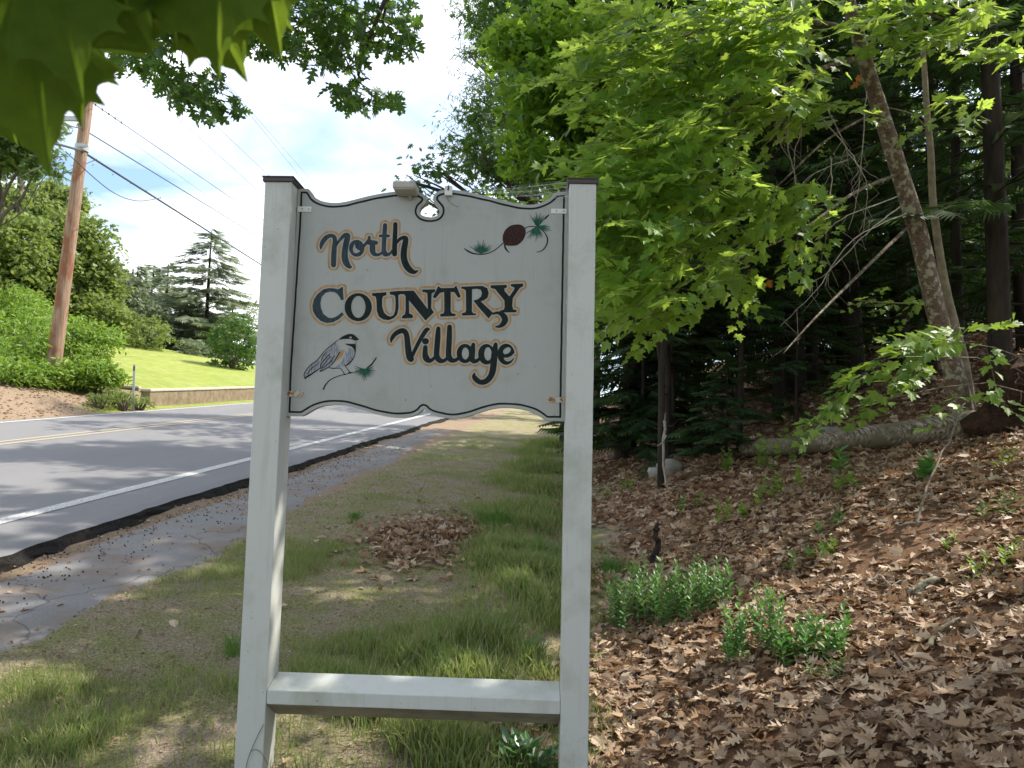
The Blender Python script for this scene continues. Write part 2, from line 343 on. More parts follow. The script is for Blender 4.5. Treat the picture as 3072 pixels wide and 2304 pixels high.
plast_m = simple('white_plastic', (.8, .8, .8), .4)

# ================================================================ GROUND
sc_ = np.concatenate([np.arange(-25, -3, 1.), np.arange(-3, 0, .4), np.arange(0, 12, .09), np.arange(12, 30, .25), np.arange(30, 60, .9), np.arange(60, 130, 8.), [160, 220, 320]])
tc_ = np.concatenate([[-150, -90, -60, -45, -34], np.arange(-27, -10, 1.2), np.arange(-10, -5, .3), np.arange(-5, 4, .08), [4, 4.1, 4.2, 4.28, 4.34, 4.4, 4.46, 4.52], np.arange(4.8, 11.3, .9), np.arange(11.3, 12.2, .1), [12.2, 12.25], np.arange(12.4, 16, .15), np.arange(16, 32, .6), [33, 36, 42, 50, 65, 90, 150]])
SS, TT = np.meshgrid(sc_, tc_, indexing='ij'); XX, YY = xy(SS, TT); ZZ = G(XX, YY)
V = np.stack([XX, YY, ZZ], -1).reshape(-1, 3); ns, nt_ = SS.shape
I = (np.arange(ns-1)[:, None]*nt_+np.arange(nt_-1)[None]).ravel()
loops = np.stack([I, I+1, I+nt_+1, I+nt_], 1)[:, ::-1].ravel()
me = rawmesh('ground', V, loops, np.arange(len(I))*4, True)
ca = me.color_attributes.new('zone', 'FLOAT_COLOR', 'POINT'); s_, t_ = SS.ravel(), TT.ravel()
lawnz = sm(12.2, 12.25, t_)*sm(20.9, 21.6, s_-np.maximum(0, t_-13)*.3); lawnz = np.maximum(lawnz, .75*sm(11.5, 11.6, t_)*(1-sm(12.1, 12.2, t_))*sm(15, 20, s_))
lawnz = np.maximum(lawnz, sm(13, 16, t_)*.8)
forest = 1-sm(-.9, .1, t_+.35*wob(V[:, 0], V[:, 1])*2)
dirtz = sm(2.95, 3.2, t_)*(1-sm(4.3, 4.4, t_))*.9 + sm(11.3, 11.4, t_)*(1-sm(19, 21, s_))*(1-sm(13.5, 15, t_))
zc = np.stack([lawnz, forest, np.clip(dirtz, 0, 1), np.ones_like(s_)], 1).astype(np.float32)
ca.data.foreach_set('color', zc.ravel())
ground = link('ground', me, ground_m); setp(ground, kind='structure')

# road slab with a broken near edge
sr_ = np.concatenate([np.arange(-20, 0, 1.), np.arange(0, 30, .18), np.arange(30, 110, 2.)])
edge = 4.25+.03*np.sin(sr_*.9)+.012*np.sin(sr_*4.1+1)+.01*np.sin(sr_*11)+rng.normal(0, .012, len(sr_))
far = 11.45+.03*np.sin(sr_*.9)
def P3(s, t, dz):
    x, y = xy(s, t); return np.stack([x, y, base(x, y)+dz], -1)
rows = [P3(sr_, edge, 0.0), P3(sr_, edge+.12, .012)]+[P3(sr_, 5+k*.6, .012+.03*math.sin(math.pi*(k*.6+.6)/7.4)) for k in range(11)]+[P3(sr_, far, .0), P3(sr_, far+.02, -.1)]
V = np.stack(rows, 1); nr = V.shape[1]; I = (np.arange(len(sr_)-1)[:, None]*nr+np.arange(nr-1)[None]).ravel()
me = rawmesh('road', V.reshape(-1, 3), np.stack([I, I+nr, I+nr+1, I+1], 1)[:, ::-1].ravel(), np.arange(len(I))*4, False)
road = link('road', me, asph_m); setp(road, kind='structure')
def crown(t): return .012+.03*math.sin(math.pi*min(max((t-4.4)/7.4, 0), 1))
lows = [rows[0]+np.array([0, 0, -.001]), P3(sr_, edge-.015+rng.normal(0, .006, len(sr_)), -.03), P3(sr_, edge-.035+rng.normal(0, .010, len(sr_)), -.065), P3(sr_, edge-.055+rng.normal(0, .022, len(sr_)), -.105)]
V = np.stack(lows, 1); nr = 4; I = (np.arange(len(sr_)-1)[:, None]*nr+np.arange(nr-1)[None]).ravel()
me = rawmesh('road_edge', V.reshape(-1, 3), np.stack([I, I+nr, I+nr+1, I+1], 1).ravel(), np.arange(len(I))*4, False)
link('broken_edge', me, lip_m, road)
def line(name, t0, wd, m_, s0=-20, s1=105):
    s = np.arange(s0, s1, .5); a = P3(s, t0-wd/2, crown(t0)+.005); c_ = P3(s, t0+wd/2, crown(t0)+.005)
    V = np.stack([a, c_], 1).reshape(-1, 3); I = np.arange(len(s)-1)*2
    return link(name, rawmesh(name, V, np.stack([I, I+2, I+3, I+1], 1)[:, ::-1].ravel(), np.arange(len(I))*4), m_, road)
line('white_line', 4.98, .16, white_line_m); line('white_line', 11.12, .12, white_line_m)
line('yellow_line', 8.62, .10, yellow_line_m); line('yellow_line', 8.86, .10, yellow_line_m)
# old asphalt path along the verge
sp_ = np.arange(-4, 21, .12); a = 3.02+.09*np.sin(sp_*.8)+.05*np.sin(sp_*2.7)+rng.normal(0, .015, len(sp_))+np.clip(sp_-8, 0, 12)*.03
c_ = np.full(len(sp_), 4.10)+.03*np.sin(sp_*2)
V = []
for k in range(7):
    tt = a+(c_-a)*k/6; x, y = xy(sp_, tt); V.append(np.stack([x, y, G(x, y)-.008+.022*math.sin(k/6*math.pi)**.35], -1))
V = np.stack(V, 1); I = (np.arange(len(sp_)-1)[:, None]*7+np.arange(6)[None]).ravel()
path = link('path', rawmesh('path', V.reshape(-1, 3), np.stack([I, I+7, I+8, I+1], 1)[:, ::-1].ravel(), np.arange(len(I))*4, True), path_m); setp(path, kind='structure')

# ================================================================ THE SIGN
TH = R(2.0); U = np.array([math.cos(TH), -math.sin(TH), 0]); W = np.array([math.sin(TH), math.cos(TH), 0]); Z3 = np.array([0, 0, 1.])
D0 = 3.35
CAM = np.array([0, 0, EYE])
def uz(px, py, off=0.):
    q = ray(px, py); k = (D0+off)/(q@W); p = q*k; return p@U, p[2]+EYE
def sw(u, z, off=0.): return np.array([0, 0, 0.])+U*u+W*(D0+off)+Z3*z      # sign coords to world
uL0 = np.mean([uz(794.8, 560)[0], uz(755.7, 1320)[0], uz(720.7, 1900)[0]]); uL1 = np.mean([uz(872, 600)[0], uz(837.7, 1320)[0], uz(807, 1900)[0]])
uR0 = np.mean([uz(1711, 560)[0], uz(1696.4, 1220)[0], uz(1678.6, 2200)[0]]); uR1 = np.mean([uz(1791, 560)[0], uz(1779.6, 1220)[0], uz(1762.5, 2200)[0]])
PD = .15
sx0 = sw((uL0+uR1)/2, 0); sx0[2] = gz(sx0[0], sx0[1])
sign = empty('village_sign', sx0, 'large white painted village sign on two square posts, with black lettering, bird and pine cone', 'sign')
print('post u', uL0, uL1, uR0, uR1)
def spoly(name, uvs, off0, off1, mat_, parent, bevel=0, smooth=False):
    """solid plate: outline in the sign plane between two offsets"""
    n = len(uvs); V = [sw(u, z, off0) for u, z in uvs]+[sw(u, z, off1) for u, z in uvs]
    Fc = [list(range(n)), [n+i for i in range(n)][::-1]]+[[(i+1) % n, i, n+i, n+(i+1) % n] for i in range(n)]
    o = link(name, facemesh(name, V, Fc), mat_, parent)
    if bevel:
        b_ = o.modifiers.new('bevel', 'BEVEL'); b_.width = bevel; b_.segments = 2; b_.limit_method = 'ANGLE'
    return o
def rect(u0, u1, z0, z1): return [(u0, z0), (u1, z0), (u1, z1), (u0, z1)]
zL = uz(834, 545)[1]; zR = uz(1751, 551)[1]
for (u0, u1, zt) in ((uL0, uL1, zL), (uR0, uR1, zR)):
    g0 = gz(*sw((u0+u1)/2, 0, PD/2)[:2])
    po = spoly('post', rect(u0, u1, g0-.3, zt), 0, PD, post_m, sign, .004)
    cm = MB(); c0 = sw((u0+u1)/2, zt+.012, PD/2); ov = .008
    cm.box(c0-Z3*.003, u1-u0+2*ov, PD+2*ov, .018, U, W, Z3); cm.box(c0+Z3*.0095, u1-u0+2*ov+.006, PD+2*ov+.006, .006, U, W, Z3)
    co = cm.build('post_cap', cap_m, sign, bevel=.0015)
# crossbar with sloping upper and lower faces
ctf = (uz(797, 2071)[1]+uz(1678, 2102)[1])/2; cbf = (uz(793, 2112)[1]+uz(1678, 2145)[1])/2
def zback(px, py): return uz(px, py, .135)[1]
ctb = (zback(829, 2013)+zback(1674, 2044))/2; cbb = (zback(819, 2141)+zback(1672, 2172))/2
print('bar', ctf, cbf, ctb, cbb)
ua, ub = uL1+.001, uR0-.001
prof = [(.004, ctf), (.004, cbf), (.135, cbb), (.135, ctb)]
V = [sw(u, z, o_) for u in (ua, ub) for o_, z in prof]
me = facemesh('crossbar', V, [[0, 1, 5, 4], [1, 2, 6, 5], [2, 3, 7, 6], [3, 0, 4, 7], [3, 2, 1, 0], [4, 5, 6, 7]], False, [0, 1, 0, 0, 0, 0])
cb = link('crossbar', me, [post_m, underside_m], sign); b_ = cb.modifiers.new('bevel', 'BEVEL'); b_.width = .003; b_.segments = 2
# panel
PO = .085; PT = .038
pan = [(893.5, 567.5), (908.8, 565.6), (923.8, 566.5), (931.9, 573), (942.7, 589.5), (959, 600.4), (980.7, 606.3), (1005, 608.5), (1032, 605.8), (1064.8, 598.2), (1105.5, 588), (1146, 580), (1178.7, 575.4), (1215, 572), (1245, 573), (1268, 581.4), (1277.7, 590), (1279, 602), (1272, 614), (1261.5, 623.4), (1258.8, 635.6), (1265.5, 645), (1279, 650), (1295, 651.5), (1309, 648), (1317, 639.7), (1318, 627.5), (1310.3, 616.6), (1302, 605.8), (1299.4, 592), (1306, 580), (1319.8, 572), (1340, 568.5), (1362, 569.8), (1390, 573), (1430.6, 581.4), (1471, 590.9), (1512, 601.7), (1552.6, 610.5), (1579.8, 613.9), (1601.5, 613.4), (1625.9, 607), (1644.9, 597.7), (1658.4, 585.4), (1666.6, 577.5), (1680, 576), (1704, 576.5),
       (1692.5, 1263.5), (1641, 1262), (1633.8, 1258.7), (1621.7, 1250), (1600, 1238), (1574.7, 1229.5), (1545, 1224.4), (1511, 1223), (1477, 1226.5), (1443, 1236.5), (1400, 1250), (1366, 1255.5), (1336.7, 1254), (1302.7, 1245.6), (1283, 1236.5), (1270.8, 1227), (1260, 1237), (1239, 1248), (1205, 1252.5), (1162.5, 1250), (1120, 1240.5), (1077.5, 1227.3), (1035, 1217), (1005, 1214.5), (971, 1217.5), (945.7, 1225.6), (920, 1240.5), (907.5, 1247), (899, 1248), (856, 1247.8), (859.5, 1120), (876, 870), (889, 670)]
# round off the traced outline a little
def refine(pts, n=3, lo=1, hi=45):
    A_ = smooth_pts(pts[lo:hi], n); B_ = smooth_pts(pts[48:76], n)
    return [pts[0]]+[tuple(p) for p in A_]+pts[45:48]+[tuple(p) for p in B_]+pts[76:]
panf = refine(pan)
puv = [uz(x, y, PO) for x, y in panf]
panel = spoly('sign_panel', puv, PO, PO+PT, panel_m, sign)

# --- painted marks: distance fields traced on the panel and turned into flat paint
def seg_sdf(X, Y, pts):
    d = np.full(X.shape, 1e9)
    P = [(p[0], p[1], p[2] if len(p) > 2 else 0) for p in pts]
    if len(P) == 1: return np.hypot(X-P[0][0], Y-P[0][1])-P[0][2]
    for (x0, y0, r0), (x1, y1, r1) in zip(P[:-1], P[1:]):
        dx, dy = x1-x0, y1-y0; L2 = dx*dx+dy*dy+1e-9
        k = np.clip(((X-x0)*dx+(Y-y0)*dy)/L2, 0, 1)
        np.minimum(d, np.hypot(X-x0-k*dx, Y-y0-k*dy)-(r0+(r1-r0)*k), out=d)
    return d
def poly_sdf(X, Y, pts):
    P = [(p[0], p[1], 0) for p in pts]; d = seg_sdf(X, Y, P+[P[0]]); ins = np.zeros(X.shape, bool)
    for (x0, y0, _), (x1, y1, _) in zip(P, P[1:]+P[:1]):
        if y0 == y1: continue
        c_ = ((y0 > Y) != (y1 > Y)) & (X < (x1-x0)*(Y-y0)/(y1-y0)+x0); ins ^= c_
    return np.where(ins, -d, d)
def prim(X, Y, pr, tr):
    ox, oy, s = tr; d = None
    for k, pts in pr:
        if k == 's': q = [(ox+p[0]*s, oy+p[1]*s, p[2]*s) for p in pts]; q = q if len(q) < 3 else [tuple(v) for v in smooth_pts(q, 4)]; f = seg_sdf(X, Y, q)
        else: f = poly_sdf(X, Y, [(ox+p[0]*s, oy+p[1]*s) for p in pts])
        if k == '-p': d = np.maximum(d, -f)
        else: d = f if d is None else np.minimum(d, f)
    return d
def ell(cx, cy, rx, ry, n=36, rot=0): return [(cx+rx*math.cos(2*math.pi*i/n), cy+ry*math.sin(2*math.pi*i/n)) for i in range(n)]
def msq(X, Y, fld):
    """filled marching squares: polygons where fld < 0, in pixel coordinates"""
    f = fld; a, b_, c_, d_ = f[:-1, :-1], f[:-1, 1:], f[1:, 1:], f[1:, :-1]
    anyin = (a < 0) | (b_ < 0) | (c_ < 0) | (d_ < 0); allin = (a < 0) & (b_ < 0) & (c_ < 0) & (d_ < 0)
    polys = []
    xs = X[0]; ys = Y[:, 0]
    for r in range(f.shape[0]-1):                       # runs of whole cells become one strip
        row = allin[r]; idx = np.flatnonzero(np.diff(np.concatenate([[0], row.astype(int), [0]])))
        for i0, i1 in zip(idx[::2], idx[1::2]): polys.append([(xs[i0], ys[r]), (xs[i1], ys[r]), (xs[i1], ys[r+1]), (xs[i0], ys[r+1])])
    for r, q in zip(*np.nonzero(anyin & ~allin)):
        cs = [(xs[q], ys[r], f[r, q]), (xs[q+1], ys[r], f[r, q+1]), (xs[q+1], ys[r+1], f[r+1, q+1]), (xs[q], ys[r+1], f[r+1, q])]
        pl = []
        for i in range(4):
            p, n_ = cs[i], cs[(i+1) % 4]
            if p[2] < 0: pl.append((p[0], p[1]))
            if (p[2] < 0) != (n_[2] < 0):
                k = p[2]/(p[2]-n_[2]); pl.append((p[0]+(n_[0]-p[0])*k, p[1]+(n_[1]-p[1])*k))
        if len(pl) > 2: polys.append(pl)
    return polys
def flat(name, polys, lift, mat_, parent=panel):
    if not polys: return None
    allp = np.array([p for pl in polys for p in pl]); lens = [len(p) for p in polys]
    a_ = (allp[:, 0]-1536)/F; bb = -(allp[:, 1]-1152)/F
    A_ = a_*cr-bb*sr; B_ = a_*sr+bb*cr
    q = np.stack([A_, math.cos(PITCH)-B_*math.sin(PITCH), math.sin(PITCH)+B_*math.cos(PITCH)], 1)
    P = q*((D0+PO)/(q@W))[:, None]+CAM - W*lift
    starts = np.concatenate([[0], np.cumsum(lens)[:-1]])
    o = link(name, rawmesh(name, P, np.arange(len(allp)), starts), mat_, None)
    o.parent = panel; o.matrix_parent_inverse = Matrix.Identity(4) if panel.location.length == 0 else Matrix.Translation(panel.location).inverted()
    return o
def grid(x0, y0, x1, y1, st_=.6): return np.meshgrid(np.arange(x0, x1, st_), np.arange(y0, y1, st_))
Xg, Yg = grid(840, 550, 1715, 1280, 1.25)
sd = poly_sdf(Xg, Yg, [p for p in panf])
wv = .6*np.sin(Xg*.11)+.5*np.sin(Yg*.09+Xg*.03)
flat('border_line', msq(Xg, Yg, np.maximum(sd+9.2+wv*.4, -(sd+15.0+wv*.6))), .0006, black_m)
T1 = (900, 640, .1808); T2 = (900, 820, .3255); T3 = (1140, 950, .208)
north = [[('s', [(347, 598, 5), (352, 540, 26), (385, 465, 36), (440, 400, 34), (505, 372, 28), (560, 385, 30), (582, 450, 34), (570, 560, 38), (562, 700, 41), (557, 855, 40)]), ('s', [(590, 560, 12), (625, 495, 16), (690, 410, 24), (750, 362, 32), (795, 372, 36), (778, 450, 45), (750, 590, 47), (742, 720, 50), (768, 820, 50), (820, 885, 30), (858, 890, 8)])],
         [('p', ell(942, 580, 124, 138)), ('-p', [(915, 492), (890, 530), (873, 590), (888, 650), (935, 668), (985, 645), (1008, 622), (960, 602), (928, 572), (915, 530)])],
         [('s', [(1050, 555, 22), (1100, 495, 20), (1140, 440, 20)]), ('p', [(1130, 380), (1170, 380), (1174, 520), (1122, 520)]), ('s', [(1185, 470, 26), (1203, 540, 42), (1205, 620, 43), (1232, 675, 32), (1290, 688, 22), (1345, 665, 18), (1385, 610, 14)]), ('s', [(1215, 482, 32), (1262, 490, 32)])],
         [('s', [(1412, 200, 33), (1400, 400, 34), (1390, 600, 34), (1402, 660, 44), (1450, 686, 26), (1505, 655, 18), (1545, 595, 14)]), ('s', [(1330, 375, 20), (1470, 375, 20)])],
         [('s', [(1583, 180, 33), (1580, 300, 34), (1572, 500, 38), (1570, 675, 38)]), ('s', [(1610, 490, 14), (1655, 430, 24), (1715, 405, 28), (1755, 420, 38), (1748, 490, 44), (1726, 610, 48), (1724, 740, 50), (1762, 860, 52), (1830, 945, 46), (1900, 975, 28), (1960, 950, 6)])]]
country = [[('p', [(397, 130), (385, 127), (370, 140), (350, 148), (315, 140), (265, 137), (215, 150), (165, 190), (130, 240), (116, 300), (122, 350), (150, 400), (195, 440), (250, 457), (305, 450), (360, 420), (403, 380), (388, 360), (345, 395), (300, 414), (260, 410), (215, 375), (192, 320), (187, 270), (200, 215), (235, 178), (280, 166), (320, 172), (350, 195), (372, 225), (380, 245), (402, 243), (396, 170)])],
           [('p', ell(537, 312, 124, 128)), ('-p', ell(538, 310, 67, 102))],
           [('p', [(665, 185), (795, 175), (797, 200), (765, 210), (755, 240), (757, 310), (775, 365), (805, 392), (835, 400), (862, 388), (878, 350), (883, 280), (880, 220), (868, 200), (835, 196), (825, 172), (893, 164), (905, 205), (908, 320), (895, 380), (865, 412), (820, 430), (770, 425), (730, 400), (710, 350), (706, 250), (700, 215), (668, 205)])],
           [('p', [(893, 164), (1048, 161), (1180, 335), (1175, 190), (1165, 176), (1130, 170), (1128, 152), (1246, 149), (1243, 170), (1212, 185), (1208, 320), (1232, 360), (1158, 434), (1003, 245), (1005, 370), (1038, 385), (1040, 410), (942, 415), (942, 395), (968, 380), (975, 340), (975, 210), (960, 192), (925, 190), (905, 200)])],
           [('p', [(1275, 120), (1300, 138), (1420, 135), (1440, 113), (1480, 215), (1460, 225), (1425, 175), (1388, 168), (1388, 350), (1400, 370), (1433, 375), (1430, 393), (1295, 397), (1293, 378), (1325, 370), (1332, 345), (1330, 170), (1290, 180), (1248, 230), (1225, 220)])],
           [('p', [(1487, 125), (1680, 117), (1725, 138), (1738, 180), (1727, 225), (1695, 248), (1662, 257), (1778, 365), (1738, 415), (1690, 360), (1645, 310), (1600, 252), (1640, 240), (1670, 215), (1678, 180), (1665, 150), (1630, 141), (1585, 145), (1583, 350), (1595, 370), (1622, 372), (1622, 384), (1495, 388), (1493, 370), (1525, 360), (1532, 340), (1530, 160), (1510, 143), (1488, 140)])],
           [('p', [(1758, 112), (1905, 107), (1905, 130), (1882, 140), (1885, 165), (1930, 215), (1975, 150), (1978, 130), (1945, 118), (1945, 100), (2055, 96), (2055, 118), (2025, 135), (1960, 230), (1955, 300), (1965, 335), (1995, 340), (1993, 358), (1845, 360), (1845, 345), (1880, 335), (1888, 310), (1885, 250), (1800, 145), (1760, 135)]), ('s', [(1778, 372, 9), (1825, 364, 12), (1872, 388, 24), (1890, 430, 27), (1868, 470, 21), (1835, 490, 12), (1805, 492, 5)])]]
village = [[('s', [(160, 372, 5), (172, 315, 24), (220, 250, 30), (295, 208, 34), (350, 210, 36), (385, 270, 36), (400, 400, 40), (415, 520, 44), (430, 590, 44), (448, 612, 40)]), ('s', [(450, 600, 20), (500, 490, 24), (560, 370, 26), (620, 265, 29), (675, 188, 28), (712, 182, 8)])],
           [('p', ell(657, 355, 47, 44)), ('s', [(655, 442, 30), (652, 540, 37), (668, 600, 44), (712, 636, 30), (762, 615, 22), (795, 575, 18)])],
           [('s', [(842, 172, 28), (833, 300, 37), (822, 450, 38), (818, 560, 38), (850, 622, 38), (900, 640, 27), (950, 618, 22), (980, 575, 18)])],
           [('s', [(1003, 150, 32), (1000, 300, 37), (992, 450, 37), (990, 555, 38), (1012, 612, 38), (1050, 633, 30), (1100, 622, 24), (1135, 595, 20)])],
           [('p', ell(1225, 532, 117, 137)), ('-p', ell(1232, 532, 53, 88)), ('s', [(1345, 402, 24), (1333, 500, 38), (1326, 600, 38), (1350, 640, 32), (1400, 636, 24), (1435, 600, 18)])],
           [('p', ell(1535, 542, 117, 146)), ('-p', ell(1557, 537, 55, 99)), ('s', [(1668, 400, 26), (1655, 500, 42), (1642, 650, 44), (1625, 780, 44), (1590, 870, 40), (1520, 935, 38), (1440, 942, 34), (1380, 898, 36), (1355, 855, 24), (1368, 812, 5)])],
           [('p', ell(1818, 542, 122, 150)), ('-p', [(1770, 512), (1782, 478), (1815, 450), (1850, 437), (1882, 450), (1890, 480), (1875, 512), (1840, 536), (1795, 545)]), ('-p', [(1783, 590), (1840, 590), (1895, 565), (1938, 520), (2010, 500), (2010, 592), (1930, 592), (1895, 632), (1845, 650), (1805, 635), (1788, 612)])]]
def word(letters, tr, box, m_, o0=6.3, o1=12.0, ex=None):
    X, Y = grid(*box, .6); ds = [prim(X, Y, l_, tr) for l_ in letters]; ds = [q-.45 for q in ds]; allm = np.minimum.reduce(ds)
    for i, d in enumerate(ds):
        oth = [q for j, q in enumerate(ds) if j != i]; m2 = np.minimum.reduce(oth)
        flat('letter', msq(X, Y, np.maximum(d, (d-m2)+(1e-4 if i % 2 else -1e-4))), .0014, m_[i] if isinstance(m_, list) else m_)
    free = allm > o0-1.2                                  # only the band that reaches open panel keeps its tan outline
    if ex: free &= ~(poly_sdf(X, Y, [(tr[0]+a*tr[2], tr[1]+b*tr[2]) for a, b in ex]) < 0)
    reach = np.zeros_like(free); reach[0, :] = reach[-1, :] = True; reach[:, 0] = reach[:, -1] = True; reach &= free
    while True:
        n_ = reach.copy(); n_[1:] |= reach[:-1]; n_[:-1] |= reach[1:]; n_[:, 1:] |= reach[:, :-1]; n_[:, :-1] |= reach[:, 1:]; n_ &= free
        if (n_ == reach).all(): break
        reach = n_
    wv_ = .35*np.sin(X*.21)+.3*np.sin(Y*.27)
    band = np.maximum(allm-o1+wv_, o0-allm); band = np.where(reach, band, np.maximum(band, .05))
    flat('tan_outline', msq(X, Y, band), .0009, tan_m)
    dk = np.maximum(allm-o1+wv_, o1-1.5-allm+wv_); dk = np.where(reach, dk, np.maximum(dk, .05))
word(north, T1, (925, 640, 1290, 850), [letter_w_m]*4+[letter_m], 4.2, 9.5)
word(country, T2, (910, 830, 1600, 1005), [letter_w_m, letter_m, letter_m, letter_m, letter_m, letter_m, letter_m], 4.2, 10.0, [(250, 180), (395, 240), (412, 300), (395, 372), (300, 420), (180, 330)])
word(village, T3, (1145, 955, 1570, 1180), letter_m, 4.2, 9.8)
def art(name, pr, tr, box, lift, m_, st_=.5):
    X, Y = grid(*box, st_); return flat(name, msq(X, Y, prim(X, Y, pr, tr)), lift, m_)
TB = (880, 960, .13863); BB = (905, 995, 1140, 1172)
art('painted_bird_feathers', [('p', [(900, 480), (985, 560), (1010, 690), (900, 880), (780, 1010), (600, 1100), (590, 1040), (575, 960), (620, 830), (700, 690), (800, 580)]), ('p', [(1200, 600), (1310, 640), (1325, 740), (1270, 870), (1120, 990), (900, 1030), (1060, 900), (1110, 750)]), ('p', [(520, 880), (600, 880), (570, 1030), (280, 1240), (240, 1190), (300, 1090), (400, 970)])], TB, BB, .0006, grey_m)
art('painted_bird_flank', [('p', [(1060, 640), (1100, 650), (1100, 700), (1040, 800), (945, 885), (920, 870), (990, 740), (1030, 660)])], TB, BB, .0010, tan_m)
art('painted_bird_cap', [('p', [(970, 430), (1070, 350), (1180, 305), (1260, 300), (1320, 320), (1370, 370), (1425, 420), (1385, 440), (1330, 445), (1270, 420), (1200, 408), (1100, 410)]), ('-p', ell(1240, 378, 30, 20)), ('p', [(1110, 513), (1200, 515), (1340, 515), (1345, 620), (1335, 740), (1318, 640), (1260, 575), (1180, 550)])], TB, BB, .0014, black_m)
LNS = [[(960, 435, 6), (850, 530, 8), (700, 650, 8), (600, 770, 9), (520, 870, 9), (380, 970, 9), (280, 1090, 9), (232, 1185, 8), (262, 1275, 10)], [(262, 1250, 18), (380, 1180, 16), (580, 1045, 9)], [(1000, 700, 12), (900, 880, 10), (780, 1010, 8), (590, 1110, 10), (600, 1080, 7)], [(720, 690, 8), (640, 790, 9), (612, 870, 9)], [(790, 740, 9), (640, 900, 9), (590, 990, 9), (597, 1050, 7)], [(800, 790, 8), (700, 920, 9), (605, 1050, 7)], [(890, 770, 8), (800, 910, 9), (640, 1045, 7)], [(1357, 450, 4), (1346, 640, 8), (1320, 790, 7), (1240, 910, 13), (1170, 970, 14), (1120, 985, 8)], [(770, 1028, 5), (860, 1046, 9), (1020, 1038, 6)], [(1020, 1040, 7), (1110, 1170, 8)], [(1125, 1000, 7), (1222, 1130, 8)], [(1085, 1180, 10), (1140, 1178, 10)], [(1200, 1142, 10), (1262, 1138, 10)], [(655, 1500, 14), (700, 1400, 12), (800, 1295, 9), (950, 1222, 8), (1100, 1180, 7), (1300, 1135, 7), (1500, 1075, 7)], [(1600, 1030, 9), (1700, 950, 13), (1795, 820, 13)], [(300, 1170, 7), (400, 1050, 7), (540, 940, 5)]]
art('painted_bird_outline', [('s', q) for q in LNS], TB, (900, 985, 1140, 1175), .0018, black_m)
def needles(cx, cy, angs, r0, r1, wd): return [('s', [(cx, cy, wd*1.2), (cx+math.cos(a_)*ln, cy-math.sin(a_)*ln, wd*.25)]) for a_ in angs for ln in [rng.uniform(r0, r1)]]
art('painted_needles', needles(1550, 1080, np.radians(np.arange(-200, 40, 13)), 160, 260, 13)+[('s', [(1540, 1080, 30), (1560, 1110, 25)])], TB, (1055, 1085, 1140, 1150), .0022, green_m)
TC = (1360, 630, .1537); BC = (1380, 635, 1665, 770)
cone = [(975, 500), (1000, 430), (1050, 365), (1120, 315), (1230, 290), (1320, 300), (1385, 350), (1405, 410), (1395, 500), (1350, 590), (1260, 670), (1180, 690), (1040, 685), (990, 640), (970, 570)]
art('painted_branch', [('s', q) for q in [[(215, 750, 6), (280, 800, 16), (380, 845, 14), (520, 865, 11), (660, 850, 10), (800, 790, 9), (900, 710, 9), (985, 635, 10)], [(1000, 670, 14), (1020, 750, 18), (1085, 830, 8)], [(1400, 355, 9), (1480, 325, 9), (1600, 325, 9)], [(1700, 370, 9), (1780, 440, 10), (1835, 550, 13), (1830, 650, 13), (1770, 760, 12), (1690, 810, 9), (1620, 822, 5)], [(1790, 170, 14), (1860, 100, 12)]]], TC, BC, .0008, black_m)
art('painted_pine_cone', [('p', cone)], TC, BC, .0011, brown_m)
art('painted_cone_rim', [('s', [(x, y, 7) for x, y in cone+cone[:1]])]+[('s', [(1040+i*70, 400+j*75+(i % 2)*30, 4), (1070+i*70, 430+j*75+(i % 2)*30, 5), (1100+i*70, 405+j*75+(i % 2)*30, 4)]) for i in range(4) for j in range(3)], TC, BC, .0015, black_m)
art('painted_needles', needles(1640, 330, np.radians(np.r_[np.arange(50, 125, 9), np.arange(-25, 15, 9), np.arange(-150, -55, 9)]), 180, 300, 14)+needles(540, 840, np.radians(np.arange(15, 160, 9)), 140, 270, 12), TC, BC, .0019, green_m)
# brackets
def plate(x0, x1, y0, y1, m_, off=PO, th=.004, name='bracket'):
    a_ = uz(x0, y1, off); c_ = uz(x1, y0, off); o = spoly(name, rect(a_[0], c_[0], a_[1], c_[1]), off-th, off-.0004, m_, sign, .0008)
    for fx in (.35, .82):
        s_ = MB(); cu = a_[0]+(c_[0]-a_[0])*fx; s_.tube([sw(cu, (a_[1]+c_[1])/2, off-th-.0012), sw(cu, (a_[1]+c_[1])/2, off-th+.001)], .0028, 8); s2 = s_.build('screw', dmetal_m, o)
        s2.matrix_parent_inverse = Matrix.Identity(4)
    return o
plate(893, 935, 620, 636, brk_m); plate(858, 911, 1174, 1190, rust_m); plate(1641, 1693, 1192, 1207, rust_m); plate(1653, 1700, 627, 641, brk_m)
# lamp box and clip on the panel top
lu0, lzt = uz(1177, 541, -.03); lu1, lzb = uz(1247, 564, -.03); lu1 = lu0+.103
lb = MB(); cc = sw((lu0+lu1)/2, (lzt+lzb)/2, (-.03+PO-.002)/2); lb.box(cc, lu1-lu0, PO+.03-.004, lzt-lzb, U, W, Z3)
lo_ = lb.build('lamp_housing', lamp_m, sign, bevel=.008)
ld = MB(); ld.box(cc-Z3*((lzt-lzb)/2+.002)-W*.004, (lu1-lu0)-.012, PO+.02-.012, .004, U, W, Z3); d_ = ld.build('lamp_lid', lamp_m, lo_, bevel=.001); d_.matrix_parent_inverse = Matrix.Identity(4)
ls = MB(); ls.tube([sw(*uz(1232, 588, PO), PO-.03), sw(*uz(1232, 598, PO), PO-.002)], .009, 10); d_ = ls.build('lamp_stem', lamp_m, lo_); d_.matrix_parent_inverse = Matrix.Identity(4)
cp0 = uz(1335, 590, PO); cp1 = uz(1358, 562, PO)
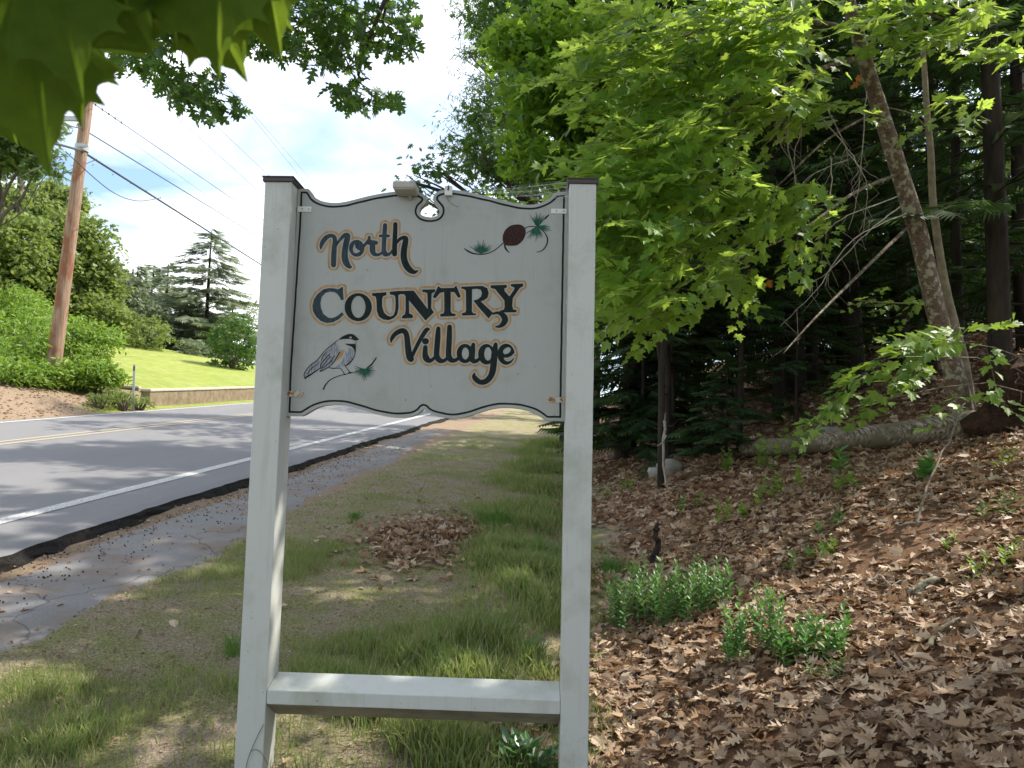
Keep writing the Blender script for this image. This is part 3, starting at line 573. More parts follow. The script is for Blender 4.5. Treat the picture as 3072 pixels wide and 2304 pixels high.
clip = spoly('cable_clip', rect(cp0[0], cp1[0], cp0[1], cp1[1]), PO-.022, PO-.001, brk_m, sign, .002)
cq = MB(); cq.box(sw((cp0[0]+cp1[0])/2, cp1[1]-.012, PO-.024), .007, .004, .02, U, W, Z3); d_ = cq.build('clip_slot', dmetal_m, clip); d_.matrix_parent_inverse = Matrix.Identity(4)
cv = MB()
cv.tube(smooth_pts([sw(*uz(1340, 592, PO), PO-.004), sw(*uz(1352, 610, PO), PO-.006), sw(*uz(1376, 622, PO), PO-.003)]), .0007, 5)
cv.build('loose_wire', cable_m, sign)
# trailing vine on the left post
vn = MB(); vn.tube(smooth_pts([sw(*uz(792, 2172), -.004), sw(*uz(770, 2215), -.006), sw(*uz(755, 2250), -.006), sw(*uz(746, 2276), -.008), sw(*uz(738, 2310), -.006), sw(*uz(732, 2345), -.01)]), .0016, 5)
vn.tube(smooth_pts([sw(*uz(755, 2252), -.006), sw(*uz(768, 2246), -.01), sw(*uz(782, 2252), -.01), sw(*uz(795, 2272), -.006), sw(*uz(805, 2296), .0)]), .0014, 5)
setp(vn.build('vine', twig_m), 'thin bare vine tendril curling over the foot of the left sign post', 'vine')
# spider web between clip and right post
wb = MB()
a0 = sw(*uz(1712, 545, PO), .06)
for k in range(26):
    q = k/25; e0 = sw(*uz(1350+q*320, 572+q*30-40*q*(1-q)*.6 if q < .8 else 600-(q-.8)*120, PO), PO+.01)
    aa = sw(*uz(1708, 545+q*55, PO), .06+.02*math.sin(k))
    mid = (aa+e0)/2-Z3*.006; wb.tube([aa, mid, e0], .00018, 3, False)
for k in range(5):
    q = (k+1)/6; pts_ = []
    for j in range(12):
        r_ = j/11; e0 = sw(*uz(1350+r_*320, 570+r_*25, PO), PO+.01); aa = sw(*uz(1708, 545+r_*55, PO), .06); pts_.append(aa*(1-q)+e0*q-Z3*.004*math.sin(j*2.))
    wb.tube(pts_, .00018, 3, False)
wb.tube([sw(*uz(1470, 592, PO), PO), sw(*uz(1580, 590, PO), PO-.01), sw(*uz(1706, 575, PO), .06)], .0006, 3, False)
setp(wb.build('spider_web', web_m), 'grey spider web stretched above the sign panel to the top of the right post', 'spider web')

# ================================================================ FAR SIDE OF THE ROAD
# retaining wall
wl = empty('retaining_wall', (*xy(22, 12.2), gz(*xy(22, 12.2))), 'low tan concrete retaining wall holding the lawn beside the far lane', 'wall')
sw_ = np.arange(21.05, 60, 1.5)
def wallrun(S_, T_, top_dz, w_, name, m_, z0, jit=.01):
    x, y = xy(S_, T_); tan = np.gradient(np.stack([x, y], 1), axis=0); tan /= np.linalg.norm(tan, axis=1, keepdims=True); nn = np.stack([-tan[:, 1], tan[:, 0]], 1)
    b0 = base(x, y)+z0; tp = base(x, y)+top_dz
    a_ = np.stack([x-nn[:, 0]*w_/2, y-nn[:, 1]*w_/2], 1); c_ = np.stack([x+nn[:, 0]*w_/2, y+nn[:, 1]*w_/2], 1)
    V = []; 
    for i in range(len(x)): V += [(*a_[i], b0[i]), (*a_[i], tp[i]), (*c_[i], tp[i]), (*c_[i], b0[i])]
    Fc = [[i*4+k, i*4+(k+1) % 4, i*4+4+(k+1) % 4, i*4+4+k] for i in range(len(x)-1) for k in range(4)]+[[0, 3, 2, 1], [len(V)-4, len(V)-3, len(V)-2, len(V)-1]]
    o = link(name, facemesh(name, V, Fc), m_, wl); b_ = o.modifiers.new('bevel', 'BEVEL'); b_.width = .02; b_.segments = 2; b_.limit_method = 'ANGLE'; return o
wallrun(sw_, np.full(len(sw_), 12.12)+.03*np.sin(sw_), .44, .26, 'wall_face', conc_m, -.4)
wallrun(sw_-.02, np.full(len(sw_), 12.12)+.03*np.sin(sw_), .52, .32, 'wall_cap', sunlit_top_m, .441)
r_ = np.linspace(0, 1, 6); wallrun(21.2-.7*r_, 12.4+2.4*r_, .50, .24, 'side_wall', conc_m, -.4); wallrun(21.2-.7*r_, 12.4+2.4*r_, .575, .28, 'side_wall_cap', sunlit_top_m, .501)
# marker post
p0 = at(395, 1204, 20.3); p0[2] = gz(p0[0], p0[1]); ps = empty('marker_post', p0, 'thin grey metal roadside post standing by the corner of the wall', 'post')
m_ = MB(); m_.box(p0+np.array([.03, 0, .6]), .055, .012, 1.25, (1, 0, .04), (0, 1, 0), (-.04, 0, 1)); m_.box(p0+np.array([.005, .012, .6]), .012, .03, 1.25, (1, 0, .04), (0, 1, 0), (-.04, 0, 1)); m_.build('channel', metal_m, ps)
m_ = MB(); m_.box(p0+np.array([.012, -.012, 1.12]), .05, .008, .12); m_.build('plate', dmetal_m, ps)

# utility pole
PY = 20.0
pb = at(152, 1180, PY); pb[2] = gz(pb[0], pb[1]); pt1 = at(270, 250, PY); d_ = (pt1-at(154, 1151, PY)); d_ /= d_[2]
pole = empty('utility_pole', pb, 'brown weathered wooden utility pole leaning slightly beside the road shrubs', 'utility pole')
hs = np.linspace(-.5, 12.2, 14); m_ = MB(); m_.tube([pb+d_*h for h in hs], .185-.0062*np.clip(hs, 0, 13), 20); m_.build('pole_shaft', pole_m, pole, True)
def pp(h, dx=0, dy=0): return pb+d_*h+np.array([dx, dy, 0])
m_ = MB(); tr = at(322, 95, PY-.2); m_.tube([tr-np.array([0, 0, .5]), tr-np.array([0, 0, .46]), tr+np.array([0, 0, .35]), tr+np.array([0, 0, .42])], [.2, .235, .235, .15], 18); tk = m_.build('transformer', metal_m, pole, False)
m_ = MB(); m_.box((tr+pp(tr[2]-pb[2]))/2, .4, .06, .05); m_.tube([tr+np.array([.05, 0, .4]), tr+np.array([.05, 0, .6])], .035, 8); m_.tube([tr+np.array([-.1, 0, .4]), tr+np.array([-.1, 0, .6])], .035, 8); m_.build('transformer_mount', dmetal_m, pole)
m_ = MB(); m_.box(pp(11.7), 2.4, .1, .12); m_.build('crossarm', bark_tan_m, pole)
for dx in (-1.1, -.5, .5, 1.1):
    m_ = MB(); c0 = pp(11.78, dx); m_.tube([c0, c0+Z3*.06, c0+Z3*.08, c0+Z3*.13, c0+Z3*.15, c0+Z3*.18], [.02, .05, .03, .055, .03, .02], 10); m_.build('insulator', metal_m, pole)
hc = at(243, 445, PY)[2]-pb[2]
m_ = MB(); m_.tube([pp(hc-.08), pp(hc+.08)], .175, 16); m_.box(pp(hc, .12, -.17), .3, .05, .06); m_.build('cable_clamp', metal_m, pole)
m_ = MB(); m_.box(pp(hc+.75, -.45, -.15), .9, .09, .12); m_.box(pp(hc+.78, -.95, -.15), .25, .2, .22); m_.build('side_arm', metal_m, pole)
m_ = MB(); m_.tube(smooth_pts([tr-np.array([0, .1, .5]), tr-np.array([.05, .2, .8]), pp(tr[2]-pb[2]-1.0, .1, -.15)]), .012, 5); m_.tube(smooth_pts([tr+np.array([.15, 0, -.3]), tr+np.array([.05, -.1, -.95]), pp(tr[2]-pb[2]-.9, .1, -.15)]), .012, 5); m_.build('jumper_wire', cable_m, pole)
# overhead wires
def wire(label, A_, B_, rad, m_, sag=0, back=None, pre=None, extra=None, name='overhead_wire', n=24):
    P = [np.array(A_)*(1-q)+np.array(B_)*q-Z3*sag*4*q*(1-q) for q in np.linspace(0, 1, n)]
    if back is not None:
        Q = [np.array(back)*(1-q)+np.array(A_)*q-Z3*sag*.4*4*q*(1-q) for q in np.linspace(0, 1, 10)]; P = Q[:-1]+P
    w_ = MB(); w_.tube(P, rad, 6)
    if extra: extra(w_, P)
    o = w_.build(name, m_); setp(o, label, 'overhead wire', 'overhead wires along the road'); return o
def far_pt(x0, y0, x1, y1, X=1000., dep=62): return at(X, y0+(y1-y0)*(X-x0)/(x1-x0), dep)
FP = 62
def wr(label, a_, b_, dep0, rad, m_, back=None, sag=.0, extra=None):
    A_ = at(*a_, dep0); B_ = far_pt(*a_, *b_, 980., FP); return wire(label, A_, B_, rad, m_, sag, back, extra=extra)
def lash(w_, P):
    for i in range(2, 30):
        q = i/30*.5; c0 = np.array(P[9])*(1-q)+np.array(P[-1])*q; w_.tube([c0-np.array([0, .05, .03]), c0+np.array([0, .05, .03])], .012, 5)
wr('thick black bundled telephone cable, lowest wire leaving the leaning pole', (243, 452), (780, 792), PY-.2, .030, cable_m, at(-60, 365, 13), extra=lash)
def clips(w_, P):
    for i in range(1, 26):
        q = i/40.; c0 = np.array(P[0])*(1-q)+np.array(P[-1])*q; w_.tube([c0-Z3*.022, c0+Z3*.022], .010, 4)
    c0 = np.array(P[0])*(.93)+np.array(P[-1])*.07; c1 = np.array(P[0])*(.80)+np.array(P[-1])*.20
    w_.tube(smooth_pts([c0, c0*.6+c1*.4-Z3*.45, c0*.3+c1*.7-Z3*.42, c1]), .012, 5)
wr('black cable with clips and a slack loop, second lowest wire from the pole', (245, 385), (783, 715), PY-.2, .016, cable_m, at(-60, 330, 14), extra=clips)
wr('thin grey wire running just above the looped cable', (265, 335), (783, 700), PY, .006, wire_m)
wr('dark twisted service wire starting high on the pole beneath the leaves', (265, 300), (783, 655), PY, .012, cable_m, extra=lambda w_, P: [w_.tube([P[0]*(1-q)+P[-1]*q-Z3*.03, P[0]*(1-q)+P[-1]*q+Z3*.03], .02, 5) for q in (.01, .02, .03, .04, .05)])
wr('thin wire crossing the sky left of the sign post top', (380, 215), (783, 580), PY, .009, wire_m)
wr('thin wire leaving the lower oak leaves towards the left post cap', (630, 360), (800, 520), PY+14, .012, wire_m, at(330, 80, PY))
wr('thin wire disappearing behind the top left corner of the sign', (620, 183), (905, 535), PY+6, .010, wire_m, at(470, -5, PY))
wr('rightmost thin wire, passing through the clear sky over the sign corner', (640, 205), (960, 570), PY+8, .010, wire_m, at(480, 20, PY))
for i, (a_, b_, lab) in enumerate([((15, 552), (200, 462), 'thin wire slanting up to the pole from the lower left'), ((140, 540), (290, 478), 'thin wire crossing behind the pole towards the far trees')]):
    w_ = MB(); w_.tube([at(*a_, 30), at(*b_, PY)], .012, 5); setp(w_.build('overhead_wire', wire_m), lab, 'overhead wire', 'overhead wires along the road')

# ================================================================ LEAF TEMPLATES
def sym(half, fold=.0, droop=0., curl=0.):
    """two half blades hinged on the midrib; half: outline points from base to tip"""
    R_ = [p for p in half[1:-1]]; tipy = half[-1][1]
    V = [(0, half[0][1])]+[(x, y) for x, y in R_]+[(0, tipy)]+[(-x, y) for x, y in R_]
    def z(x, y): return fold*abs(x)-droop*(y/tipy)**2+curl*x*x*4
    V3 = [(x, y, z(x, y)) for x, y in V]; k = len(R_)
    f1 = [0]+list(range(1, k+1))+[k+1]; f2 = [0, k+1]+list(range(k+2+k-1, k+1, -1))
    return V3, [f1, f2]
MAP = [(0, 0), (.10, -.07), (.32, -.06), (.27, .10), (.42, .14), (.58, .40), (.40, .38), (.23, .42), (.29, .60), (.27, .70), (.14, .70), (0, 1)]
MAPLO = [(0, 0), (.3, -.04), (.26, .14), (.56, .40), (.22, .42), (.27, .68), (0, 1)]
BIGMAP = [(0, 0), (.09, -.08), (.20, -.08), (.40, -.14), (.36, -.04), (.29, .07), (.42, .10), (.55, .09), (.56, .17), (.72, .30), (.57, .34), (.55, .42), (.44, .39), (.25, .37), (.28, .48), (.39, .58), (.29, .63), (.31, .76), (.19, .74), (.09, .88), (0, 1.06)]
OAK = [(0, 0), (.03, .12), (.20, .12), (.24, .20), (.08, .28), (.30, .36), (.42, .50), (.30, .47), (.11, .50), (.24, .64), (.36, .78), (.22, .74), (.08, .76), (.14, .90), (0, 1.02)]
OVAL = [(0, 0), (.16, .2), (.22, .5), (.13, .82), (0, 1)]
NARROW = [(0, 0), (.10, .35), (.06, .75), (0, 1)]
T_MAP = sym(MAP, .10, .12); T_MAPLO = sym(MAPLO, .12, .12); T_OAK = sym(OAK, .12, .10); T_OVAL = sym(OVAL, .25, .12); T_NAR = sym(NARROW, .2, .2); T_BIG = sym(BIGMAP, .0, .0)
D_LIT = [sym(OAK, .2, .15, .2), sym(MAP, .2, -.12, .2), sym(OAK, -.25, .15, .3), sym(MAP, -.2, .2, -.15), sym(OVAL, .5, .15, .3)]
D_LO = [sym(MAPLO, .25, -.15, .2), sym(OVAL, .5, .2, .2), sym(MAPLO, -.25, .2, -.15)]
def leaves(name, T, P, yax, nrm, sc, m_, parent, stuff=True, n_ind=0, part='leaf'):
    """the nearest n_ind leaves become parts of their own, the rest one mesh"""
    P = np.asarray(P); Fm = frames(np.asarray(yax), np.asarray(nrm)); sc = np.asarray(sc)
    if n_ind:
        dcam = np.linalg.norm(P-CAM, axis=1)/sc; q = (P-CAM)/np.maximum((P-CAM)[:, 1:2], .1)
        vis = (P[:, 1] > .2) & (np.abs(q[:, 0]) < .64) & (q[:, 2] < .62) & (q[:, 2] > -.40)
        dcam = np.where(vis, dcam, 1e9); near = np.argsort(dcam)[:n_ind]; near = near[dcam[near] < 1e8]
        Vt = facemesh(part, T[0], T[1]); Vt.materials.append(m_)
        for i in near:
            o = bpy.data.objects.new(part, Vt); COL.objects.link(o)
            mw = Matrix([[*(Fm[i][r]*sc[i]), P[i][r]] for r in range(3)]+[[0, 0, 0, 1]])
            o.parent = parent; o.matrix_world = mw if parent is None else mw
            if parent is not None: o.matrix_parent_inverse = Matrix.Translation(parent.location).inverted(); o.matrix_basis = mw
        k = np.ones(len(P), bool); k[near] = False; P, Fm, sc = P[k], Fm[k], sc[k]
    o = link(name, instmesh(name, T, P, Fm, sc), m_, parent)
    if stuff: o['kind'] = 'stuff'
    return o
def sprays(bases, dirs, length, nl_, size, droop=.25, tilt=.5, jit=.35):
    """flat leafy twigs: returns leaf positions, axes, normals, sizes and twig polylines"""
    P, Yx, Nn, Sc, tw = [], [], [], [], []
    for b0, d0 in zip(bases, dirs):
        d0 = d0/np.linalg.norm(d0); ln = length*rng.uniform(.6, 1.25); n_ = max(4, int(nl_*rng.uniform(.7, 1.2)))
        upv = np.array([-.1, -.45, .85])+rng.normal(0, tilt*.5, 3); side = np.cross(d0, upv); side /= np.linalg.norm(side); upv = np.cross(side, d0)
        line_ = []
        for k in range(n_+1):
            u = k/n_; p = b0+d0*ln*u-Z3*droop*ln*u*u; line_.append(p)
            if k == 0: continue
            sgn = 1 if k % 2 else -1
            ax = d0*(.55+.5*u)+side*sgn*(1.0-.5*u)+rng.normal(0, jit, 3)*.6-Z3*.25
            P.append(p+ax*size*.35); Yx.append(ax); Nn.append(upv+rng.normal(0, jit, 3)); Sc.append(size*rng.uniform(.7, 1.25)*(1-.25*u))
        tw.append(line_[::2])
    return np.array(P), np.array(Yx), np.array(Nn), np.array(Sc), tw
def blob_pts(c_, r, n, shell=.35, clumps=None, cr_=.35):
    """points in clumps spread through an ellipsoid"""
    c_ = np.array(c_, float); r = np.array(r, float)
    if clumps is None: clumps = max(8, n//28)
    cc_ = rnd_dirs(clumps)*(rng.uniform(shell, 1, clumps)**.6)[:, None]*r*(1+.12*rng.normal(size=(clumps, 1)))+c_
    k = rng.integers(0, clumps, n); csz = rng.uniform(.6, 1.4, clumps)[k, None]
    return cc_[k]+rnd_dirs(n)*(rng.uniform(0, 1, n)**.5)[:, None]*cr_*csz*np.array([1, 1, .55]), cc_
def hang(n, up_=.8): 
    nn = rng.normal(0, .55, (n, 3)); nn[:, 2] += up_; ya = rng.normal(size=(n, 3)); ya[:, 2] = ya[:, 2]*.5-.45; return ya, nn
def limb(mb, a_, b_, r0, r1, n=6, wig=.12, sides=7):
    P = np.array([np.array(a_)*(1-q)+np.array(b_)*q for q in np.linspace(0, 1, n)]); ln = np.linalg.norm(P[-1]-P[0])
    P[1:-1] += rng.normal(0, wig*ln*.25, (n-2, 3)); P = smooth_pts(P, 3); mb.tube(P, np.linspace(r0, r1, len(P)), sides)
    return P
def tree(name, x, y, h, r0, blobs, T, m_, lsize, nleaf, label, cat, group=None, bark=bark_oak_m, cr_=.5, n_ind=0, lean=(0, 0), limbs=1.0, shell=.35):
    z0 = gz(x, y); e_ = empty(name, (x, y, z0), label, cat, group); b0 = np.array([x, y, z0]); top = b0+np.array([lean[0], lean[1], h])
    tm = MB(); trunkP = limb(tm, b0-Z3*.3, top, r0, r0*.25, 7, .02, 10)
    tot = sum(b_[1][0]*b_[1][1]*b_[1][2] for b_ in blobs); PS = []
    for c_, r in blobs:
        n_ = int(nleaf*(r[0]*r[1]*r[2])/tot); ps_, ccs = blob_pts(c_, r, n_, shell, None, cr_); PS.append(ps_)
        hh = np.clip((c_[2]-z0)/h*.62, .15, .9); j = trunkP[int(hh*(len(trunkP)-1))]
        main = limb(tm, j, np.array(c_), r0*.4, r0*.12, 6, .1, 6)
        for cc2 in ccs[:int(12*limbs)]: limb(tm, main[int(rng.integers(3, len(main)))], cc2, r0*.13, r0*.04, 4, .15, 4)
    tm.build('trunk', bark, e_, True); PS = np.concatenate(PS); ya, nn = hang(len(PS))
    leaves('crown', T, PS, ya, nn, lsize*rng.uniform(.7, 1.3, len(PS)), m_, e_, True, n_ind); return e_

# ================================================================ CONIFERS
def sprayT(n=7, wide=.40):
    V = []; Fc = []
    for i in range(n):
        y = .1+.75*i/(n-1); w_ = wide*(1-.65*i/(n-1)); 
        for s_ in (-1, 1):
            o = len(V); V += [(0, y-.04, 0), (s_*w_, y+.20, -.10), (0, y+.12, .0)]; Fc.append([o, o+1, o+2] if s_ > 0 else [o, o+2, o+1])
    o = len(V); V += [(-.025, 0, 0), (.025, 0, 0), (0, 1.05, -.04)]; Fc.append([o, o+1, o+2]); return V, Fc
T_SP = sprayT(); T_SPLO = sprayT(4, .5)
def conifer(name, x, y, h, rad, r0, label, cat, group=None, start=.1, nb=60, m_=hem_m, T=None, sp=.38, droop=.25, per=9, bark=bark_dark_m, lean=(0, 0), dead=0, z0=None, topz=1.0):
    T = T or T_SP; z0 = gz(x, y) if z0 is None else z0; e_ = empty(name, (x, y, z0), label, cat, group); b0 = np.array([x, y, z0]); tm = MB()
    tp = b0+np.array([lean[0], lean[1], h]); TP = limb(tm, b0-Z3*.3, tp, r0, r0*.12, 7, .012, 9)
    P, Yx, Nn, Sc = [], [], [], []
    for i in range(nb):
        u = start+(1-start)*(i+rng.uniform())/nb; a_ = rng.uniform(0, 2*math.pi); L_ = rad*(1-u)**.75*rng.uniform(.65, 1.15)+.12; c0 = b0+(tp-b0)*u
        d0 = np.array([math.cos(a_), math.sin(a_), rng.uniform(-.05, .25)]); tip = c0+d0*L_-Z3*droop*L_
        tm.tube([c0, (c0+tip)/2+Z3*.06*L_, tip], [max(.006, r0*.16*(1-u)), .008, .003], 4, False)
        k = max(3, int(per*L_/rad+2)); sd = np.array([-d0[1], d0[0], 0])
        for j in range(k):
            q = (j+.5)/k*.95+.08; p = c0+(tip-c0)*q+Z3*.06*L_*(1-abs(2*q-1)); s_ = 1 if j % 2 else -1
            P.append(p); Yx.append(d0*.8+sd*s_*rng.uniform(.3, 1.1)-Z3*rng.uniform(.1, .5)); Nn.append(Z3+rng.normal(0, .3, 3)); Sc.append(sp*rng.uniform(.7, 1.3)*(.55+.45*(1-u)))
        P.append(tip-d0*.1); Yx.append(d0-Z3*.3); Nn.append(Z3+rng.normal(0, .2, 3)); Sc.append(sp*.8)
    for i in range(dead):
        u = rng.uniform(.03, start); a_ = rng.uniform(0, 2*math.pi); c0 = b0+(tp-b0)*u; L_ = rng.uniform(.4, 1.3); d0 = np.array([math.cos(a_), math.sin(a_), rng.uniform(-.3, .2)])
        limb(tm, c0, c0+d0*L_, .014, .004, 4, .15, 4)
    tm.build('trunk', bark, e_, True)
    o = link('crown', instmesh('crown', T, np.array(P), frames(np.array(Yx), np.array(Nn)), np.array(Sc)), m_, e_); o['kind'] = 'stuff'; return e_

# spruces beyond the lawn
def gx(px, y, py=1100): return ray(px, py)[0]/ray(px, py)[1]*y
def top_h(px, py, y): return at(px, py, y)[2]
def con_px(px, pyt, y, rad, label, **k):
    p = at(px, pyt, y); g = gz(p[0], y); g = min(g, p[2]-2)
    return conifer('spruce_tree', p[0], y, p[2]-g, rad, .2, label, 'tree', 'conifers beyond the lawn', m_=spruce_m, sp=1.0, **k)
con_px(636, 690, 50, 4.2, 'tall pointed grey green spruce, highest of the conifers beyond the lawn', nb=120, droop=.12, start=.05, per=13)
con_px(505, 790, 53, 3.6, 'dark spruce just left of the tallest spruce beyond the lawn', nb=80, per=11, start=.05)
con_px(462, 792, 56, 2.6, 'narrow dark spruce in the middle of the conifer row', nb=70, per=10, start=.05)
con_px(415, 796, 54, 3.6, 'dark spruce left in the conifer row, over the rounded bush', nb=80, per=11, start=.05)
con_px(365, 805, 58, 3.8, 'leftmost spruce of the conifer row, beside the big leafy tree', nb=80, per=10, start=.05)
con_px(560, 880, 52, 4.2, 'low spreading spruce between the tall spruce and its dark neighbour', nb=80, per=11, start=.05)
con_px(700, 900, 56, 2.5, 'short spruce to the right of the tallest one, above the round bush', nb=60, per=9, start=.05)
def bush(px, py, y, rx, rz, n_, label, m_=far_m, T=T_OVAL, ls=.16, name='bush', cat='bush', group=None, ry=None, cr_=.3):
    c_ = at(px, py, y); g = gz(c_[0], y); e_ = empty(name, (c_[0], y, g), label, cat, group); tm = MB(); ry = ry or rx
    zc_ = max(c_[2], g+.2)
    for i in range(7):
        a_ = i*.9; limb(tm, (c_[0], y, g-.1), (c_[0]+math.cos(a_)*rx*.6, y+math.sin(a_)*ry*.6, zc_+rz*.4), .04, .01, 4, .1, 5)
    tm.build('stems', bark_oak_m, e_, True)
    P, _ = blob_pts((c_[0], y, zc_), (rx, ry, rz), n_, .5, max(20, n_//22), cr_); P = P[P[:, 2] > g-.05]
    ya, nn = hang(len(P), .5); leaves('foliage', T, P, ya, nn, ls*rng.uniform(.7, 1.3, len(P)), m_, e_); return e_
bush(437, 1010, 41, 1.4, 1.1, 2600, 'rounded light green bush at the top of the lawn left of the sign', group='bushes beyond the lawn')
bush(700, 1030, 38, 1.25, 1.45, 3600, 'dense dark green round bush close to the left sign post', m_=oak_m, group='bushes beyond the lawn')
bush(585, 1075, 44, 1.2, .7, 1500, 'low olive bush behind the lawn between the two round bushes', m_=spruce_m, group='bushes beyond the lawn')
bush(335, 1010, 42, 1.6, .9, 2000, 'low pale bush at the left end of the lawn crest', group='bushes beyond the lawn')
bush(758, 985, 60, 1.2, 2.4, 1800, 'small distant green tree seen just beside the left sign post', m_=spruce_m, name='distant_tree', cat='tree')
# big broadleaf trees behind the lawn, left
def B(px, py, y, rx, rz, ry=None): c_ = at(px, py, y); k = y/F; return (tuple(c_), (rx*k, (ry or rx*.8)*k, rz*k))
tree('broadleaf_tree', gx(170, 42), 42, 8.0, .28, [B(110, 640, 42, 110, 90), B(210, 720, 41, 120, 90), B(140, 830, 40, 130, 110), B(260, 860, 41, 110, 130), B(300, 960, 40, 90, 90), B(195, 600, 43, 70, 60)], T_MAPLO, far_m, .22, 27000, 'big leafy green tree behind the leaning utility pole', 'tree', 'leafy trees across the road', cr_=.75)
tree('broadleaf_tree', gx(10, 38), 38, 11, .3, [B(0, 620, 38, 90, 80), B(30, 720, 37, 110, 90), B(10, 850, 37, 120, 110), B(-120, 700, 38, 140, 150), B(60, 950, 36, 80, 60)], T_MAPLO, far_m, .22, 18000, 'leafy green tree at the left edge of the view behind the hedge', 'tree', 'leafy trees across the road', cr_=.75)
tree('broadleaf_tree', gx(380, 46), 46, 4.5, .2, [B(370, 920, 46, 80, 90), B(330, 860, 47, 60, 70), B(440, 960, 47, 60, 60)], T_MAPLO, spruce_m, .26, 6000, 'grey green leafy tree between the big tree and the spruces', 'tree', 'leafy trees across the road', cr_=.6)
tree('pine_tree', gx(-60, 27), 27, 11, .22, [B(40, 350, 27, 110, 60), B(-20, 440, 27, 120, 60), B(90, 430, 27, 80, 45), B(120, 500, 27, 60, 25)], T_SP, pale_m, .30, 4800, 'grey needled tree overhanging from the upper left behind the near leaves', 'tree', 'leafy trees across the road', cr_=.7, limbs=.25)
# hedge and road shrubs
n_ = 1500; s = rng.uniform(12, 21, n_); t = rng.uniform(11.6, 14, n_); x, y = xy(s, t); a_ = rng.uniform(0, 6.283, n_)
o = link('shoulder_leaves', instmesh('shoulder_leaves', D_LO[1], np.stack([x, y, G(x, y)+.01], 1), frames(np.stack([np.cos(a_), np.sin(a_), rng.normal(0, .2, n_)], 1), np.array([0, 0, 1.])+rng.normal(0, .4, (n_, 3))), rng.uniform(.03, .11, n_)), dead_m, ground); o['kind'] = 'stuff'; o.matrix_parent_inverse = Matrix.Identity(4)
hd = empty('hedge', tuple(xy(22, 19))+(gz(*xy(22, 19)),), 'long clipped bright green hedge behind the utility pole', 'hedge')
n_ = 9000; c_ = at(40, 905, 27); L0 = at(-160, 870, 27); L1 = at(135, 925, 27); q = rng.uniform(0, 1, n_); P = L0+(L1-L0)*q[:, None]+np.stack([np.zeros(n_), rng.uniform(-.7, .7, n_), rng.uniform(-1.6, .35, n_)], 1)+rnd_dirs(n_)*.16; P[:, 2] += .16*np.sin(P[:, 0]*2.1)+.1*np.sin(P[:, 0]*5+1)
ya, nn = hang(n_, .6); leaves('foliage', T_OVAL, P, ya, nn, .13*rng.uniform(.7, 1.3, n_), shrub_m, hd); tm = MB()
for k in range(8): p = L0+(L1-L0)*(k+.5)/8; tm.tube([(p[0], p[1], gz(p[0], p[1])-.1), (p[0], p[1], p[2])], .04, 5)
tm.build('stems', bark_oak_m, hd)
SH = [(30, 1010, 21.5, .95, .85, 'tall bright shrub at the left edge below the hedge'), (110, 1060, 20.6, .9, .8, 'yellow green shrub standing left of the pole foot'), (210, 1040, 21.3, .85, .75, 'bright leafy shrub right behind the pole foot'), (275, 1020, 22.3, .75, .62, 'light green shrub at the lawn edge right of the pole'), (225, 1115, 20.4, .7, .45, 'low bushy shrub in front of the pole, right side'), (40, 1110, 19.6, .9, .5, 'broad low shrub over the dirt at the left edge'), (300, 1130, 20.7, .5, .3, 'small straggly shrub beside the wall corner'), (110, 1130, 19.4, .6, .35, 'low dark leaved shrub at the foot of the pole'), (20, 1165, 18.6, .55, .3, 'lowest shrub at the left edge above the bare dirt'), (150, 990, 23, .9, .7, 'tall shrub directly behind the pole above the others')]
for a_ in SH: bush(a_[0], a_[1], a_[2], a_[3], a_[4], 1500, a_[5], m_=shrub_m, ls=.13, name='shrub', cat='shrub', group='shrubs around the utility pole', cr_=.34)
for i, (px, py, y) in enumerate([(370, 1200, 20), (340, 1190, 20.3), (420, 1212, 20.6), (300, 1205, 19.4)]):
    bush(px, py-8, y, .35, .14, 260, ['tuft of brownish weeds beside the marker post', 'low weeds left of the marker post', 'weeds at the foot of the wall corner', 'small weeds on the dirt shoulder'][i], m_=far_m, T=T_NAR, ls=.13, name='weed_clump', cat='weeds', group='weeds along the far shoulder', cr_=.12)

# ================================================================ THE FOREST EDGE ON THE RIGHT
# leaning maple with lichen
mb0 = at(2905, 1275, 7.0); mb0[2] = gz(mb0[0], mb0[1])
mpl = empty('maple_tree', mb0, 'leaning young maple with lichen patched trunk and glowing green leaves over the bank', 'tree')
tp_ = [mb0-Z3*.2, at(2870, 1150, 6.95), at(2810, 940, 6.9), at(2755, 700, 6.8), at(2700, 520, 6.75), at(2640, 330, 6.7), at(2600, 200, 6.6), at(2545, 0, 6.5), at(2490, -260, 6.3), at(2400, -600, 6.1), at(2300, -900, 6.0)]
trk = MB(); tps = smooth_pts(tp_, 5); trk.tube(tps, np.interp(np.linspace(0, 1, len(tps)), [0, .12, .5, 1], [.115, .088, .07, .035]), 14)
def br(mb, pts, r0, r1, n=5): P = smooth_pts([np.array(p) for p in pts], n); mb.tube(P, np.linspace(r0, r1, len(P)), 6); return P
BR = []
